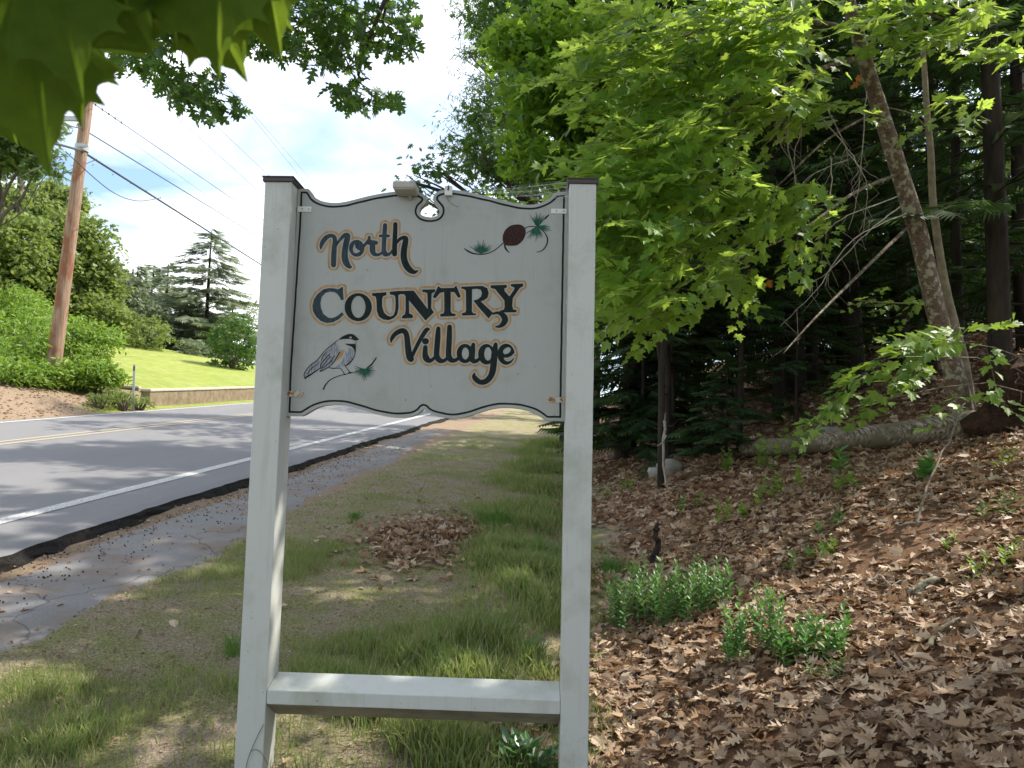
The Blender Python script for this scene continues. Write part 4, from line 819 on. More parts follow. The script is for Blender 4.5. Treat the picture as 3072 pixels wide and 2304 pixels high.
for pts, r0 in [([(2620, 165, 6.65), (2480, 200, 6.4), (2330, 270, 6.1), (2200, 330, 5.8), (2090, 372, 5.6)], .028), ([(2570, 90, 6.6), (2400, 60, 6.2), (2200, 60, 5.8), (2000, 130, 5.6)], .026), ([(2700, 520, 6.75), (2560, 580, 6.4), (2420, 680, 6.0), (2250, 760, 5.6), (2100, 800, 5.4)], .018),
                ([(2520, -60, 6.5), (2350, -80, 6.0), (2100, -60, 5.6), (1900, -10, 5.4)], .03), ([(2745, 660, 6.8), (2560, 840, 6.2), (2440, 960, 5.8), (2350, 1060, 5.6)], .016), ([(2560, 40, 6.55), (2700, 20, 6.3), (2850, 60, 6.1), (3000, 70, 6.0)], .018), ([(2640, 330, 6.7), (2480, 420, 6.6), (2330, 560, 6.5), (2200, 660, 6.4)], .014)]:
    BR.append(br(trk, [at(*p) for p in pts], r0, r0*.25))
trk.build('trunk', bark_lichen_m, mpl, True)
def region(pxr, n, dep, dirf, length, nl_, size):
    """spray bases inside a polygon-free ellipse list"""
    bs, ds = [], []
    tot = sum(r[2]*r[3] for r in pxr)
    for (cx, cy, rx, ry, y0, y1) in pxr:
        for k in range(int(n*rx*ry/tot)+1):
            a_ = rng.uniform(0, 2*math.pi); q = math.sqrt(rng.uniform()); p = at(cx+rx*q*math.cos(a_), cy+ry*q*math.sin(a_), rng.uniform(y0, y1)); bs.append(p); ds.append(dirf())
    return sprays(np.array(bs), np.array(ds), length, nl_, size)
ddir = lambda: np.array([-.9+rng.normal(0, .45), -.35+rng.normal(0, .45), -.25+rng.normal(0, .2)])
RG = [(2150, 110, 330, 150, 5.4, 6.8), (1930, 240, 170, 170, 5.6, 7.0), (2220, 260, 240, 110, 5.4, 6.6), (1900, 520, 95, 120, 5.0, 6.2), (2080, 470, 170, 120, 5.0, 6.4), (2080, 610, 220, 120, 5.0, 6.2), (1980, 760, 160, 90, 5.0, 6.4), (2180, 770, 110, 70, 5.3, 6.4), (1860, 670, 90, 150, 5.4, 6.6), (2440, 610, 130, 60, 5.6, 6.4), (2270, 540, 100, 60, 5.4, 6.2), (2010, 900, 110, 45, 5.2, 6.0), (2480, 300, 70, 90, 5.6, 6.6), (2780, 60, 190, 50, 5.9, 6.5), (3080, 150, 40, 60, 4.8, 5.4), (2350, 60, 180, 90, 5.2, 6.2), (2950, 40, 110, 45, 5.6, 6.4), (2900, 330, 60, 35, 6.2, 6.8), (2180, 380, 110, 70, 5.2, 6.2)]
P, Yx, Nn, Sc, tw = region(RG, 450, None, ddir, .56, 15, .122)
leaves('leaves', T_MAP, P, Yx, Nn, Sc, maple_leaf_m, mpl, True, 300)
tw_ = MB()
for t__ in tw: tw_.tube(t__, np.linspace(.0035, .0012, len(t__)), 3, False)
tw_.build('twigs', bark_oak_m, mpl)['kind'] = 'stuff'
# drooping bleached twigs of the maple
dt = MB()
for pts in [[(2490, 470, 6.2), (2495, 560, 6.1), (2480, 700, 6.05), (2465, 780, 6.0)], [(2380, 290, 6.0), (2360, 420, 6.0), (2390, 560, 6.0), (2340, 650, 6.0)], [(2470, 360, 6.3), (2560, 470, 6.3), (2600, 560, 6.3), (2590, 700, 6.3)], [(2690, 590, 6.6), (2560, 640, 6.3), (2480, 690, 6.1), (2410, 800, 6.0)], [(2380, 300, 6.1), (2330, 400, 6.0), (2370, 480, 6.0)], [(2600, 275, 6.6), (2590, 420, 6.4), (2570, 600, 6.3), (2545, 690, 6.2)], [(2720, 640, 6.7), (2560, 720, 6.3), (2440, 880, 6.0), (2340, 980, 5.9)],
            [(2440, 250, 6.2), (2520, 400, 6.2), (2560, 480, 6.2), (2640, 540, 6.2)], [(1890, 360, 6.0), (2000, 362, 6.0), (2050, 375, 5.9)], [(2700, 620, 6.6), (2600, 700, 6.4), (2480, 820, 6.2), (2420, 850, 6.1)], [(2540, 480, 6.4), (2440, 520, 6.3), (2390, 575, 6.2)], [(2420, 300, 6.2), (2400, 400, 6.2), (2380, 500, 6.2), (2400, 620, 6.2)]]:
    P_ = smooth_pts([at(*p) for p in pts], 5); P_[1:-1] += rng.normal(0, .004, (len(P_)-2, 3)); dt.tube(P_, np.linspace(.006, .0015, len(P_)), 5)
    for k in range(4): a_ = P_[int(rng.integers(2, len(P_)-1))]; dt.tube([a_, a_+np.array([rng.normal(0, .06), 0, -.12]), a_+np.array([rng.normal(0, .1), 0, -.28])], [.003, .002, .001], 3)
dt.build('dead_twigs', paleTwig_m, mpl)['kind'] = 'stuff'
# shiny lower leaves by the fallen log
sp2 = region([(2790, 1000, 110, 40, 5.6, 6.2), (2680, 1100, 90, 45, 5.4, 6.0), (2900, 1000, 90, 40, 5.6, 6.2), (2600, 1200, 90, 35, 5.4, 6.0), (2930, 1160, 60, 22, 5.8, 6.2)], 22, None, ddir, .45, 12, .115)
yl = empty('maple_sapling', (mb0[0]+.5, mb0[1]-.6, gz(mb0[0]+.5, mb0[1]-.6)), 'low maple sapling with shiny leaves in front of the fallen birch log', 'sapling')
leaves('leaves', T_MAP, sp2[0], sp2[1], sp2[2], sp2[3], shrub_m, yl, True, 60); m_ = MB(); b0 = np.array(yl.location)
for i_, a_ in enumerate(sp2[4]):
    m_.tube(a_, .002, 3, False)
    if i_ % 9 == 0: m_.tube(smooth_pts([b0, b0*.6+np.array(a_[0])*.4+Z3*.25, a_[0]], 3), .004, 4, False)
m_.build('stem', twig_m, yl)
# second sapling, pale smooth stem
b0 = at(2925, 1230, 7.3); b0[2] = gz(b0[0], b0[1]); e_ = empty('slender_tree', b0, 'slender pale smooth barked tree growing just behind the leaning maple', 'tree')
m_ = MB(); P_ = smooth_pts([b0-Z3*.2, at(2895, 1100, 7.3), at(2865, 980, 7.3), at(2830, 830, 7.3), at(2800, 620, 7.4), at(2792, 460, 7.4), at(2780, 330, 7.4), at(2770, 170, 7.5), at(2752, 30, 7.5), at(2740, -200, 7.6)], 4)
m_.tube(P_, np.linspace(.048, .02, len(P_)), 9); br(m_, [at(2790, 400, 7.4), at(2740, 345, 7.3), at(2650, 320, 7.2)], .01, .004); br(m_, [at(2768, 120, 7.5), at(2700, 70, 7.3), at(2640, 60, 7.2)], .01, .004); br(m_, [at(2845, 905, 7.3), at(2700, 910, 7.2), at(2560, 900, 7.0)], .012, .003)
m_.build('trunk', bark_tan_m, e_, True)
r2 = region([(2800, 160, 120, 60, 7.0, 7.8), (2700, 880, 120, 30, 6.8, 7.2)], 12, None, ddir, .4, 10, .08); leaves('leaves', T_MAPLO, r2[0], r2[1], r2[2], r2[3], maple_leaf_m, e_)

# trees along the road behind the sign
tree('roadside_maple', gx(1985, 9.6), 9.6, 7.6, .05, [B(1760, 130, 9.6, 270, 120), B(1640, 260, 9.2, 150, 110), B(1800, 330, 9.4, 250, 130), B(1620, 420, 9.6, 120, 70), B(1830, 520, 9.6, 220, 120), B(1560, 130, 9.6, 90, 70), B(1680, 520, 9.4, 160, 70), B(1850, 700, 9.8, 110, 130), B(1750, 660, 9.8, 160, 110)], T_MAP, maple2_m, .11, 9500, 'bright green maple filling the space above the sign panel', 'tree', 'leafy trees on the wooded bank', cr_=.38, n_ind=200, bark=bark_dark_m)
tree('roadside_oak', gx(1820, 14, 1100)+.3, 14, 11, .2, [B(1560, 60, 13.5, 170, 110), B(1500, 330, 13.2, 120, 70), B(1600, 210, 14, 140, 90), B(1440, 470, 13, 130, 50), B(1330, 520, 12.5, 100, 35), B(1290, 610, 12.5, 60, 30), B(1560, 520, 13.5, 160, 80), B(1800, -60, 14, 260, 150), B(1230, 545, 12.4, 70, 22)], T_OAK, oak_m, .13, 9000, 'dark leaved oak reaching low over the notch of the sign', 'tree', 'leafy trees on the wooded bank', cr_=.42, limbs=.4)
tree('willow_leaved_tree', gx(1780, 22), 22, 13, .2, [B(1400, 400, 22, 70, 80), B(1450, 130, 22, 90, 60), B(1440, 200, 22, 75, 45), B(1420, 30, 22, 65, 55), B(1520, 30, 22, 120, 110), B(1500, 300, 22, 120, 110), B(1480, 450, 21, 120, 70), B(1600, 400, 22, 150, 150)], T_NAR, pale_m, .17, 11000, 'fine leaved pale tree at the left edge of the wood', 'tree', 'leafy trees on the wooded bank', cr_=.5)
k_ = 0
for (px, y, h, lab) in [(1700, 19, 12, 'leafy tree on the bank hidden behind the right half of the panel'), (1720, 30, 13, 'more distant roadside tree behind the sign panel'), (1480, 42, 12, 'far roadside tree behind the middle of the sign'), (2000, 15, 12, 'leafy tree deep behind the maple leaves right of the sign')]:
    x = gx(px, y); g = gz(x, y); tree('roadside_tree', x, y, h, .18, [((x+rng.normal(0, .6), y+rng.normal(0, .6), g+h*q), (2.3-q, 2.3-q, 1.5)) for q in (.3, .5, .7, .92)], T_MAPLO, maple2_m, .17, 3600, lab, 'tree', 'leafy trees on the wooded bank', cr_=.6, bark=bark_dark_m)

# hemlocks and dark trunks inside the wood
HM = [(3005, 8.4, 13, 2.3, .13, .12, 'thick lichen spotted hemlock trunk near the right edge', 70), (2890, 9.6, 12, 1.9, .075, .12, 'straight dark trunk between the slender tree and the thick hemlock', 50), (2575, 12.0, 14, 2.4, .16, .18, 'dark hemlock trunk just left of the leaning maple', 80), (2700, 13.5, 14, 2.4, .18, .16, 'dark hemlock behind the leaning maple trunk', 80), (2000, 11.5, 9, 1.5, .065, .22, 'thin dark trunk rising behind the pale boulder', 50), (2020, 12.1, 9, 1.5, .055, .25, 'thin twin trunk close behind the pale boulder', 50),
      (2215, 10.6, 8, 1.5, .045, .3, 'thin grey trunk left of the end of the fallen log', 50), (2090, 13.5, 9, 1.8, .07, .22, 'slim dark hemlock trunk in the shade behind the boulder', 60), (2330, 12.5, 11, 2.0, .10, .15, 'dark hemlock in the deep shade above the birch log', 80), (2440, 14.5, 12, 2.2, .13, .15, 'dark hemlock behind the drooping bare twigs', 80), (1880, 13.5, 7, 1.2, .06, .05, 'bushy young hemlock beside the right sign post', 90), (1930, 12.8, 5, 1.4, .05, .05, 'low bushy hemlock left of the thin trunks', 70),
      (2800, 10.8, 11, 2.0, .08, .14, 'dark trunk seen between the maple and the slender tree', 50), (3080, 10.5, 12, 2.3, .12, .1, 'dark hemlock at the extreme right edge', 60)]
for (px, y, h, rad, r0, st_, lab, nb) in HM:
    x = gx(px, y, 1250 if y < 10 else 1150); conifer('hemlock_tree', x, y, h, rad, r0, lab, 'tree', 'hemlocks inside the wood', start=st_*.8, nb=int(nb*1.3), dead=10, bark=bark_dark_m, sp=.46)
for (px, y, sp) in [(2390, 10.4, 3.2), (2180, 9.9, 1.2)]:
    x = gx(px, y); conifer('young_hemlock', x, y, sp, .9 if sp > 2 else .5, .03, 'low dark young hemlock spreading over the birch log' if sp > 2 else 'knee high hemlock seedling near the left end of the log', 'tree', 'young hemlocks near the log', start=.08, nb=40, sp=.26)
ORD = ['first', 'second', 'third', 'fourth', 'fifth', 'sixth', 'seventh', 'eighth', 'ninth', 'tenth', 'eleventh', 'twelfth', 'thirteenth', 'fourteenth', 'fifteenth', 'sixteenth', 'seventeenth', 'eighteenth', 'nineteenth', 'twentieth', 'twenty-first', 'twenty-second', 'twenty-third']
kk = 0; FC = []
while kk < 22:
    y = rng.uniform(13.5, 34); px = rng.uniform(1850, 3500); x = gx(px, y)
    if 2600 < px < 3072 and rng.uniform() < .45: continue
    kk += 1; FC.append((px, conifer('forest_conifer', x, y, rng.uniform(9, 15), rng.uniform(1.8, 2.8), rng.uniform(.07, .16), 'dark conifer deep in the shaded wood out of view to the right', 'tree', 'conifers deep in the wood', start=rng.uniform(.04, .16), nb=75, T=T_SPLO, sp=.75, dead=5)))
for i, (px, o) in enumerate(sorted([f_ for f_ in FC if f_[0] < 3100], key=lambda f_: f_[0])): o['label'] = 'dark conifer in the far shaded rows of the wood, %s from the left' % ORD[i]
for i in range(14):
    px = 1900+i*92+rng.uniform(-30, 30); y = rng.uniform(15, 25); x = gx(px, y); conifer('understory_hemlock', x, y, rng.uniform(1.8, 3.4), rng.uniform(.9, 1.4), .03, 'low bushy hemlock in the shaded understory, %s from the left' % ORD[i], 'tree', 'low hemlocks in the understory', start=.04, nb=34, T=T_SPLO, sp=.5)
FPX = sorted(rng.uniform(1900, 3060, 14))
for i in range(14):
    y = rng.uniform(22, 42); x = gx(FPX[i], y); g = gz(x, y); h = rng.uniform(7, 12)
    tree('forest_tree', x, y, h, .14, [((x, y, g+h*q), (2.4, 2.4, 1.6)) for q in (.15, .35, .55, .75)], T_MAPLO, far_m, .24, 1500, 'sunlit leafy tree glimpsed far behind the dark trunks, %s from the left' % ORD[i], 'tree', 'leafy trees deep in the wood', cr_=.7, limbs=.3, bark=bark_dark_m)

# oak that overhangs the sign: trunk stands behind and right of the viewer
ox, oy = 4.6, -1.5; og = gz(ox, oy)
oak = empty('overhanging_oak', (ox, oy, og), 'oak whose dark pointed leaves hang into the sky above the sign', 'tree')
m_ = MB(); TPk = limb(m_, (ox, oy, og-.3), (ox-.8, oy+.8, og+13), .24, .06, 7, .02, 12)
OB = []
for (px, py, y) in [(420, 60, 6.4), (560, 150, 6.3), (680, 230, 6.2), (760, -20, 6.0), (1000, 60, 6.3), (1180, 90, 6.5), (1110, 240, 6.4), (350, 130, 6.6), (900, 60, 6.2)]:
    e0 = at(px, py, y); a_ = TPk[int(rng.integers(9, 13))]; mid = (a_+e0)/2+np.array([0, .4, 1.4]); P_ = smooth_pts([a_, mid, e0+np.array([.1, -.2, .5]), e0], 5); m_.tube(P_, np.linspace(.05, .004, len(P_)), 6); OB.append(e0)
SB = [([(500, -40, 6.3), (560, 90, 6.3), (545, 170, 6.3), (560, 260, 6.2)], 0), ([(930, -60, 6.2), (990, 40, 6.3), (1020, 110, 6.4), (1035, 170, 6.4)], 0), ([(1035, 170, 6.4), (1070, 240, 6.4), (1150, 290, 6.4)], 0), ([(560, 245, 6.2), (620, 265, 6.2), (690, 290, 6.2)], 0), ([(1020, 20, 6.3), (1140, 60, 6.4), (1220, 100, 6.5)], 0)]
for pts, _ in SB: br(m_, [at(*p) for p in pts], .007, .003)
m_.build('trunk', bark_oak_m, oak, True)
OC = [(360, 175, 50, 35), (420, 130, 50, 60), (470, 200, 60, 50), (520, 90, 70, 60), (560, 250, 90, 45), (600, 320, 70, 45), (700, 310, 30, 35), (530, 275, 60, 30), (650, 230, 40, 30), (430, 30, 60, 40), (780, 120, 60, 50), (860, 60, 110, 60), (900, 140, 110, 45), (1000, 40, 100, 60), (1050, 110, 90, 60), (960, 180, 60, 35), (1180, 30, 60, 40), (1190, 110, 55, 55), (1240, 110, 25, 40), (1060, 190, 40, 30), (1045, 260, 40, 35), (1090, 310, 60, 30), (1180, 290, 35, 22), (1150, 290, 40, 25), (820, -40, 300, 50), (650, 50, 80, 60), (520, -40, 200, 50), (1010, 270, 25, 30)]
P = []
for cx, cy, rx, ry in OC:
    for k in range(max(7, int(rx*ry/58))): a_ = rng.uniform(0, 6.283); q = math.sqrt(rng.uniform()); P.append(at(cx+rx*q*math.cos(a_), cy+ry*q*math.sin(a_), rng.uniform(5.9, 6.9)))
P = np.array(P); ya, nn = hang(len(P), .35); nn[:, 1] -= .3
leaves('leaves', T_OAK, P, ya, nn, .132*rng.uniform(.75, 1.25, len(P)), oak_m, oak, True, 300)
# its crown above and beside the frame, which shades the sign and the verge
PS = []
for c_, r, n_ in [((-1.0, 3.5, 9.2), (3.6, 3.4, 1.7), 3600), ((2.5, 1.0, 8.6), (3.4, 3.2, 2.0), 3000), ((2.2, 4.8, 10.5), (3.0, 3.0, 1.8), 2600), ((4.8, -1.0, 10), (3.2, 3.2, 2.6), 2200), ((-.6, .4, 8.6), (2.8, 2.4, 1.2), 1800), ((-2.6, 6.2, 11.2), (2.6, 2.6, 1.4), 1700)]:
    p_, cc2 = blob_pts(c_, r, n_, .2, n_//26, .5); PS.append(p_)
PS = np.concatenate(PS); q = (PS-CAM)/np.maximum(PS[:, 1:2], .2); keep = ~((PS[:, 1] > .3) & (q[:, 2] < .66+.02) & (np.abs(q[:, 0]) < .75)); PS = PS[keep]
ya, nn = hang(len(PS), 1.0); leaves('crown', T_MAPLO, PS, ya, nn, .21*rng.uniform(.7, 1.3, len(PS)), oak_m, oak)
# unseen wood right of the frame, and put behind the viewer to shade the sign
for (x, y, h) in [(12.5, 3.0, 10), (8.5, 12.5, 12), (12, 13, 14), (11, -3, 14), (5.2, 14, 12), (3.5, -7, 13), (-1.5, -8, 12), (7, -7, 14), (0.5, -12, 13), (-6, -12, 12)]:
    g = gz(x, y); tree('forest_tree', x, y, h, .2, [((x+rng.normal(0, .5), y+rng.normal(0, .5), g+h*q), (2.6, 2.6, 1.5)) for q in (.5, .68, .85, 1.0)], T_MAPLO, maple2_m, .24, 1500, 'tall leafy tree of the unseen wood, on the right bank or put behind the viewer for shade', 'tree', 'tall trees right of the view', cr_=.6, limbs=.4, bark=bark_dark_m)

x, y = 5.7, 5.0; g = gz(x, y); tree('forest_tree', x, y, 6.3, .07, [((x-.6, y+.2, g+5.2), (.7, .6, .5)), ((3.3, 4.75, 6.7), (1.7, .8, .5))], T_MAPLO, maple2_m, .15, 1050, 'small leafy tree added unseen right of the view to shade the crossbar and verge', 'tree', cr_=.45, limbs=.5, bark=bark_dark_m)  # unseen tree added so its crown keeps sun off crossbar and verge
x, y = 8.0, 4.2; g = gz(x, y); tree('forest_tree', x, y, 5.6, .06, [((7.4, 4.6, 9.0), (2.0, 1.0, .6)), ((8.6, 4.3, 9.4), (1.3, .9, .5))], T_MAPLO, maple2_m, .15, 1900, 'slim leafy tree added unseen right of the view to dapple the leaf litter with shade', 'tree', cr_=.34, limbs=.5, bark=bark_dark_m)  # another unseen tree, added to throw broken shade on the leaf litter

# near maple leaves hanging in front of the lens, top left
nb_ = empty('near_maple_branch', at(250, -500, .8), 'large out of focus maple leaves hanging close by in the top left corner', 'branch')
def toothed(T):
    V, Fc = T; V2 = list(V); mid = {}
    def mp_(a, b):
        k = (min(a, b), max(a, b))
        if k not in mid: p = (np.array(V[a])+np.array(V[b]))/2; c_ = np.array([0, .4, 0]); p = p+(c_-p)*.07; V2.append(tuple(p)); mid[k] = len(V2)-1
        return mid[k]
    mr = {Fc[0][0], Fc[0][-1]}; F2 = []
    for f in Fc:
        g_ = []
        for a, b in zip(f, f[1:]+f[:1]):
            g_.append(a)
            if not (a in mr and b in mr): g_.append(mp_(a, b))
        F2.append(g_)
    return [(x, y, .05*math.sin(x*5+y*3)-.10*y*y) for x, y, z in V2], F2
T_B2 = toothed(T_BIG)
Tm = facemesh('leaf', T_B2[0], T_B2[1]); Tm.materials.append(front_m)
m_ = MB(); root = at(330, -620, .75)
for (bx, by, tx, ty, dep, size_, tilt_) in [(60, -20, 110, 405, .50, .100, .15), (-120, -10, -20, 330, .56, .105, -.2), (110, -170, 215, 235, .46, .082, .1), (270, -150, 430, 118, .50, .072, -.05), (610, -230, 640, 175, .50, .088, .1), (470, -250, 560, 70, .56, .078, .2), (760, -200, 810, 90, .54, .066, -.2), (20, -250, -60, 120, .6, .10, 0), (330, -260, 330, 60, .58, .08, .1), (-20, 120, 60, 330, .6, .06, .1), (190, 60, 225, 300, .55, .07, .25), (-90, 200, 20, 400, .62, .08, -.1), (560, -60, 720, 195, .55, .07, .1), (700, -60, 860, 60, .6, .07, 0), (350, -80, 470, 60, .6, .07, .1)]:
    a_ = at(bx, by, dep); b_ = at(tx, ty, dep-.03); ax = b_-a_; size_ = np.linalg.norm(ax)*1.0
    nn_ = np.array([tilt_, -1, .25]); Fm = frames(ax[None], nn_[None])[0]; o = bpy.data.objects.new('leaf', Tm); COL.objects.link(o); o.parent = nb_; o.matrix_parent_inverse = Matrix.Translation(nb_.location).inverted()
    o.matrix_basis = Matrix([[*(Fm[r]*size_*(1.12 if abs(tilt_) > .12 else 1)), a_[r]] for r in range(3)]+[[0, 0, 0, 1]])
    P_ = smooth_pts([a_, (a_+root)/2+np.array([0, 0, .03]), root], 4); m_.tube(P_, np.linspace(.0008, .003, len(P_)), 5)
far_end = TPk[10]; P_ = smooth_pts([root, root+np.array([.6, -.3, 1.0]), root+np.array([1.8, -.8, 2.6]), np.array([ox-.2, oy+.3, 5.2])], 6); m_.tube(P_, np.linspace(.004, .03, len(P_)), 6); m_.build('twig', bark_oak_m, nb_)

# ================================================================ FOREST FLOOR AND VERGE
# fallen birch log
l0 = at(2235, 1348, 9.6); l1 = at(2925, 1292, 6.75)
e_ = empty('birch_log', (l0+l1)/2, 'fallen birch log with pale ringed bark lying across the bank', 'log')
P_ = np.array([l0*(1-q)+l1*q for q in np.linspace(0, 1, 9)]); 
for i in range(9): P_[i, 2] = .55*P_[i, 2]+.45*(gz(P_[i, 0], P_[i, 1])+.15)
m_ = MB(); m_.tube(smooth_pts(P_, 3), np.linspace(.095, .135, 25)*(1+.03*np.sin(np.arange(25)*2.1)), 18); m_.build('bark', birch_m, e_, True)
m_ = MB(); k0 = P_[6]; m_.tube([k0+np.array([-.02, -.12, 0]), k0+np.array([-.03, -.19, -.02])], .045, 10); m_.build('branch_stub', bark_tan_m, e_)
# root plate of the fallen tree
rp = at(3020, 1330, 6.5); rp[2] = gz(rp[0], rp[1]); e_ = empty('root_plate', rp, 'torn up root plate with hanging roots beside the base of the leaning maple', 'roots')
def lump(c_, r, n=14, mseed=0, amp=.25):
    V = []; Fc = []; k = np.array(c_)
    for i in range(n//2+1):
        th = math.pi*i/(n//2)
        for j in range(n):
            ph = 2*math.pi*j/n; d0 = np.array([math.sin(th)*math.cos(ph), math.sin(th)*math.sin(ph), math.cos(th)])
            s_ = 1+amp*(math.sin(3*d0[0]+mseed)+math.sin(4*d0[1]+2*mseed)+math.sin(5*d0[2]+mseed*3))/3+amp*.3*math.sin(11*d0[0]+9*d0[1]+mseed); V.append(k+d0*np.array(r)*s_)
    for i in range(n//2):
        for j in range(n): Fc.append([i*n+j, i*n+(j+1) % n, (i+1)*n+(j+1) % n, (i+1)*n+j])
    return V, Fc
m_ = MB(); m_.add(*lump(rp+np.array([.25, .15, .15]), (.45, .3, .30), 26, 1, .7)); m_.build('soil_mass', root_m, e_, True)
m_ = MB()
for i in range(15):
    a_ = rp+np.array([rng.uniform(-.25, .6), rng.uniform(-.25, .0), rng.uniform(.05, .5)]); d0 = np.array([rng.normal(-.1, .3), -.25, rng.uniform(-.5, .2)]); limb(m_, a_, a_+d0*rng.uniform(.5, 1.1), rng.uniform(.004, .012), .002, 5, .5, 4)
m_.build('roots', root_m, e_)
def litterless(x, y): pass
# boulder, forked branch, charred stump and sticks
b0 = at(2010, 1285, 10.8); b0[2] = gz(b0[0], b0[1])+.08; e_ = empty('boulder', b0, 'pale rounded boulder half buried in the leaves on the bank', 'boulder')
m_ = MB(); m_.add(*lump(b0, (.20, .16, .15), 16, 2, .3)); m_.add(*lump(b0+np.array([-.15, -.06, -.06]), (.15, .12, .09), 14, 4, .3)); m_.build('stone', rock_m, e_, True)
b0 = at(2480, 1262, 9.5); b0[2] = gz(b0[0], b0[1])+.04; m_ = MB(); m_.add(*lump(b0, (.18, .1, .08), 12, 5, .3)); setp(m_.build('rock', rock_m, smooth=True), 'tan rock lying in the shade just above the birch log', 'rock')
def stick(name, pts, r, m__, label, forks=(), group=None, cat='branch'):
    P = []
    for px, py, y, dz in pts:
        p = at(px, py, y); p[2] = max(p[2], gz(p[0], p[1])) if dz is None else gz(p[0], p[1])+dz; P.append(p)
    mb = MB(); Q = smooth_pts(P, 5); Q[1:-1] += rng.normal(0, r*.5, (len(Q)-2, 3)); mb.tube(Q, np.linspace(r, r*.4, len(Q)), 7)
    for f_ in forks:
        FPt = [at(px, py, y) for px, py, y in f_]; mb.tube(smooth_pts(FPt, 4), np.linspace(r*.7, r*.25, (len(FPt)-1)*4+1), 6)
    return setp(mb.build(name, m__, smooth=True), label, cat, group)
stick('forked_branch', [(1992, 1240, 9.6, None), (1992, 1290, 9.5, None), (2000, 1310, 9.4, .02), (2030, 1335, 9.1, .03)], .022, paleTwig_m, 'bleached forked branch leaning against the pale boulder', [[(1998, 1308, 9.4), (1985, 1330, 9.2), (1972, 1338, 9.1)]])
stick('fallen_branch', [(2050, 1335, 9.0, .03), (2090, 1320, 9.2, .03), (2125, 1310, 9.3, .03)], .025, paleTwig_m, 'short grey branch on the ground right of the boulder')
stick('charred_stump', [(1965, 1475, 6.6, -.02), (1968, 1440, 6.6, .12), (1972, 1410, 6.6, .24), (1976, 1388, 6.6, .33)], .035, char_m, 'small black charred stump stick poking out of the leaves', cat='stump')
stick('twig', [(2600, 1640, 4.6, .03), (2640, 1625, 4.6, .05), (2660, 1640, 4.5, .03), (2720, 1640, 4.5, .02)], .010, paleTwig_m, 'curved pale twig lying on leaves below the dark soil patch', group='twigs on the forest floor')
stick('twig', [(2655, 1985, 3.6, .02), (2700, 1960, 3.7, .04), (2780, 1900, 3.8, .03)], .005, twig_m, 'thin dark twig on the leaves in the lower right', group='twigs on the forest floor')
stick('twig', [(2780, 1850, 3.6, .02), (2830, 1830, 3.7, .05), (2880, 1810, 3.75, .03)], .014, bark_tan_m, 'short thick tan stick on sunlit leaves at the right', group='twigs on the forest floor')
stick('twig', [(1940, 2070, 3.2, .05), (1948, 2030, 3.25, .07), (1955, 2000, 3.3, .10)], .004, bark_dark_m, 'thin upright dark twig right of the sign post', group='twigs on the forest floor')
stick('twig', [(2750, 1560, 5.0, .08), (2780, 1480, 5.2, .2), (2860, 1390, 5.6, .4), (2900, 1360, 5.8, .55)], .010, twig_m, 'long stick slanting down from the root plate', group='twigs on the forest floor')
stick('twig', [(2690, 1510, 5.2, .05), (2760, 1520, 5.1, .05), (2850, 1530, 5.0, .05)], .007, paleTwig_m, 'straight thin stick lying on the dark soil patch', group='twigs on the forest floor')
stick('twig', [(1790, 1500, 6.8, .03), (1850, 1450, 7.2, .05), (1900, 1440, 7.3, .05)], .006, twig_m, 'short twig beside the right sign post at the toe of the bank', group='twigs on the forest floor')
stick('mossy_stick', [(2730, 1700, 4.3, .03), (2800, 1690, 4.3, .04), (2860, 1680, 4.35, .03)], .03, bark_lichen_m, 'mossy rotten stick on the leaves near the right edge', cat='branch')
b0 = at(1910, 1830, 4.1); b0[2] = gz(b0[0], b0[1])+.03; m_ = MB(); m_.box(b0, .035, .012, .022, (.9, .1, .4), (0, 1, 0), (-.4, 0, .9)); setp(m_.build('plastic_scrap', plast_m, bevel=.003), 'small white scrap of plastic on the leaves below the left seedling clump', 'litter')

# leaf litter
def litter_pts(n, s0, s1, t0, t1, dens=None):
    s = rng.uniform(s0, s1, n); t = rng.uniform(t0, t1, n); x, y = xy(s, t)
    if dens is not None: k = rng.uniform(0, 1, n) < dens(s, t, x, y); x, y = x[k], y[k]
    return x, y
def bare(s, t, x, y):
    e_ = 1-sm(-.55, .15, t+.5*wob(x, y)*2.2); d0 = np.exp(-(((x-2.55)/.55)**2+((y-5.0)/.5)**2)); return np.clip(e_*(1-.85*d0), 0, 1)
def litter(templates, x, y, sz, lift=.035, tilt=.45):
    n = len(x); z = G(x, y); ex = .05; nx = -(G(x+ex, y)-z)/ex; ny = -(G(x, y+ex)-z)/ex
    N_ = np.stack([nx, ny, np.ones(n)], 1)+rng.normal(0, tilt, (n, 3)); a_ = rng.uniform(0, 6.283, n); Y_ = np.stack([np.cos(a_), np.sin(a_), rng.normal(0, .16, n)], 1)
    P = np.stack([x, y, z+rng.uniform(.004, lift, n)], 1); return P, Y_, N_, sz*rng.uniform(.35, 1.3, n), rng.integers(0, len(templates), n)
x1, y1 = litter_pts(34000, 1.0, 7.2, -4.6, .35, bare); x2, y2 = litter_pts(26000, 7.2, 17, -7.5, .35, bare)
pts = litter(D_LIT, x1, y1, .078, .035, .32); q = (pts[0]-CAM)/np.maximum(pts[0][:, 1:2], .1)
vis = (pts[0][:, 1] > .5) & (np.abs(q[:, 0]) < .65) & (q[:, 2] > -.41); dn = np.where(vis, np.linalg.norm(pts[0]-CAM, axis=1)/pts[3]**.5, 1e9); near = np.argsort(dn)[:300]
lm = [facemesh('fallen_leaf', T[0], T[1]) for T in D_LIT]
for m__ in lm: m__.materials.append(dead_m)
Fm = frames(pts[1], pts[2])
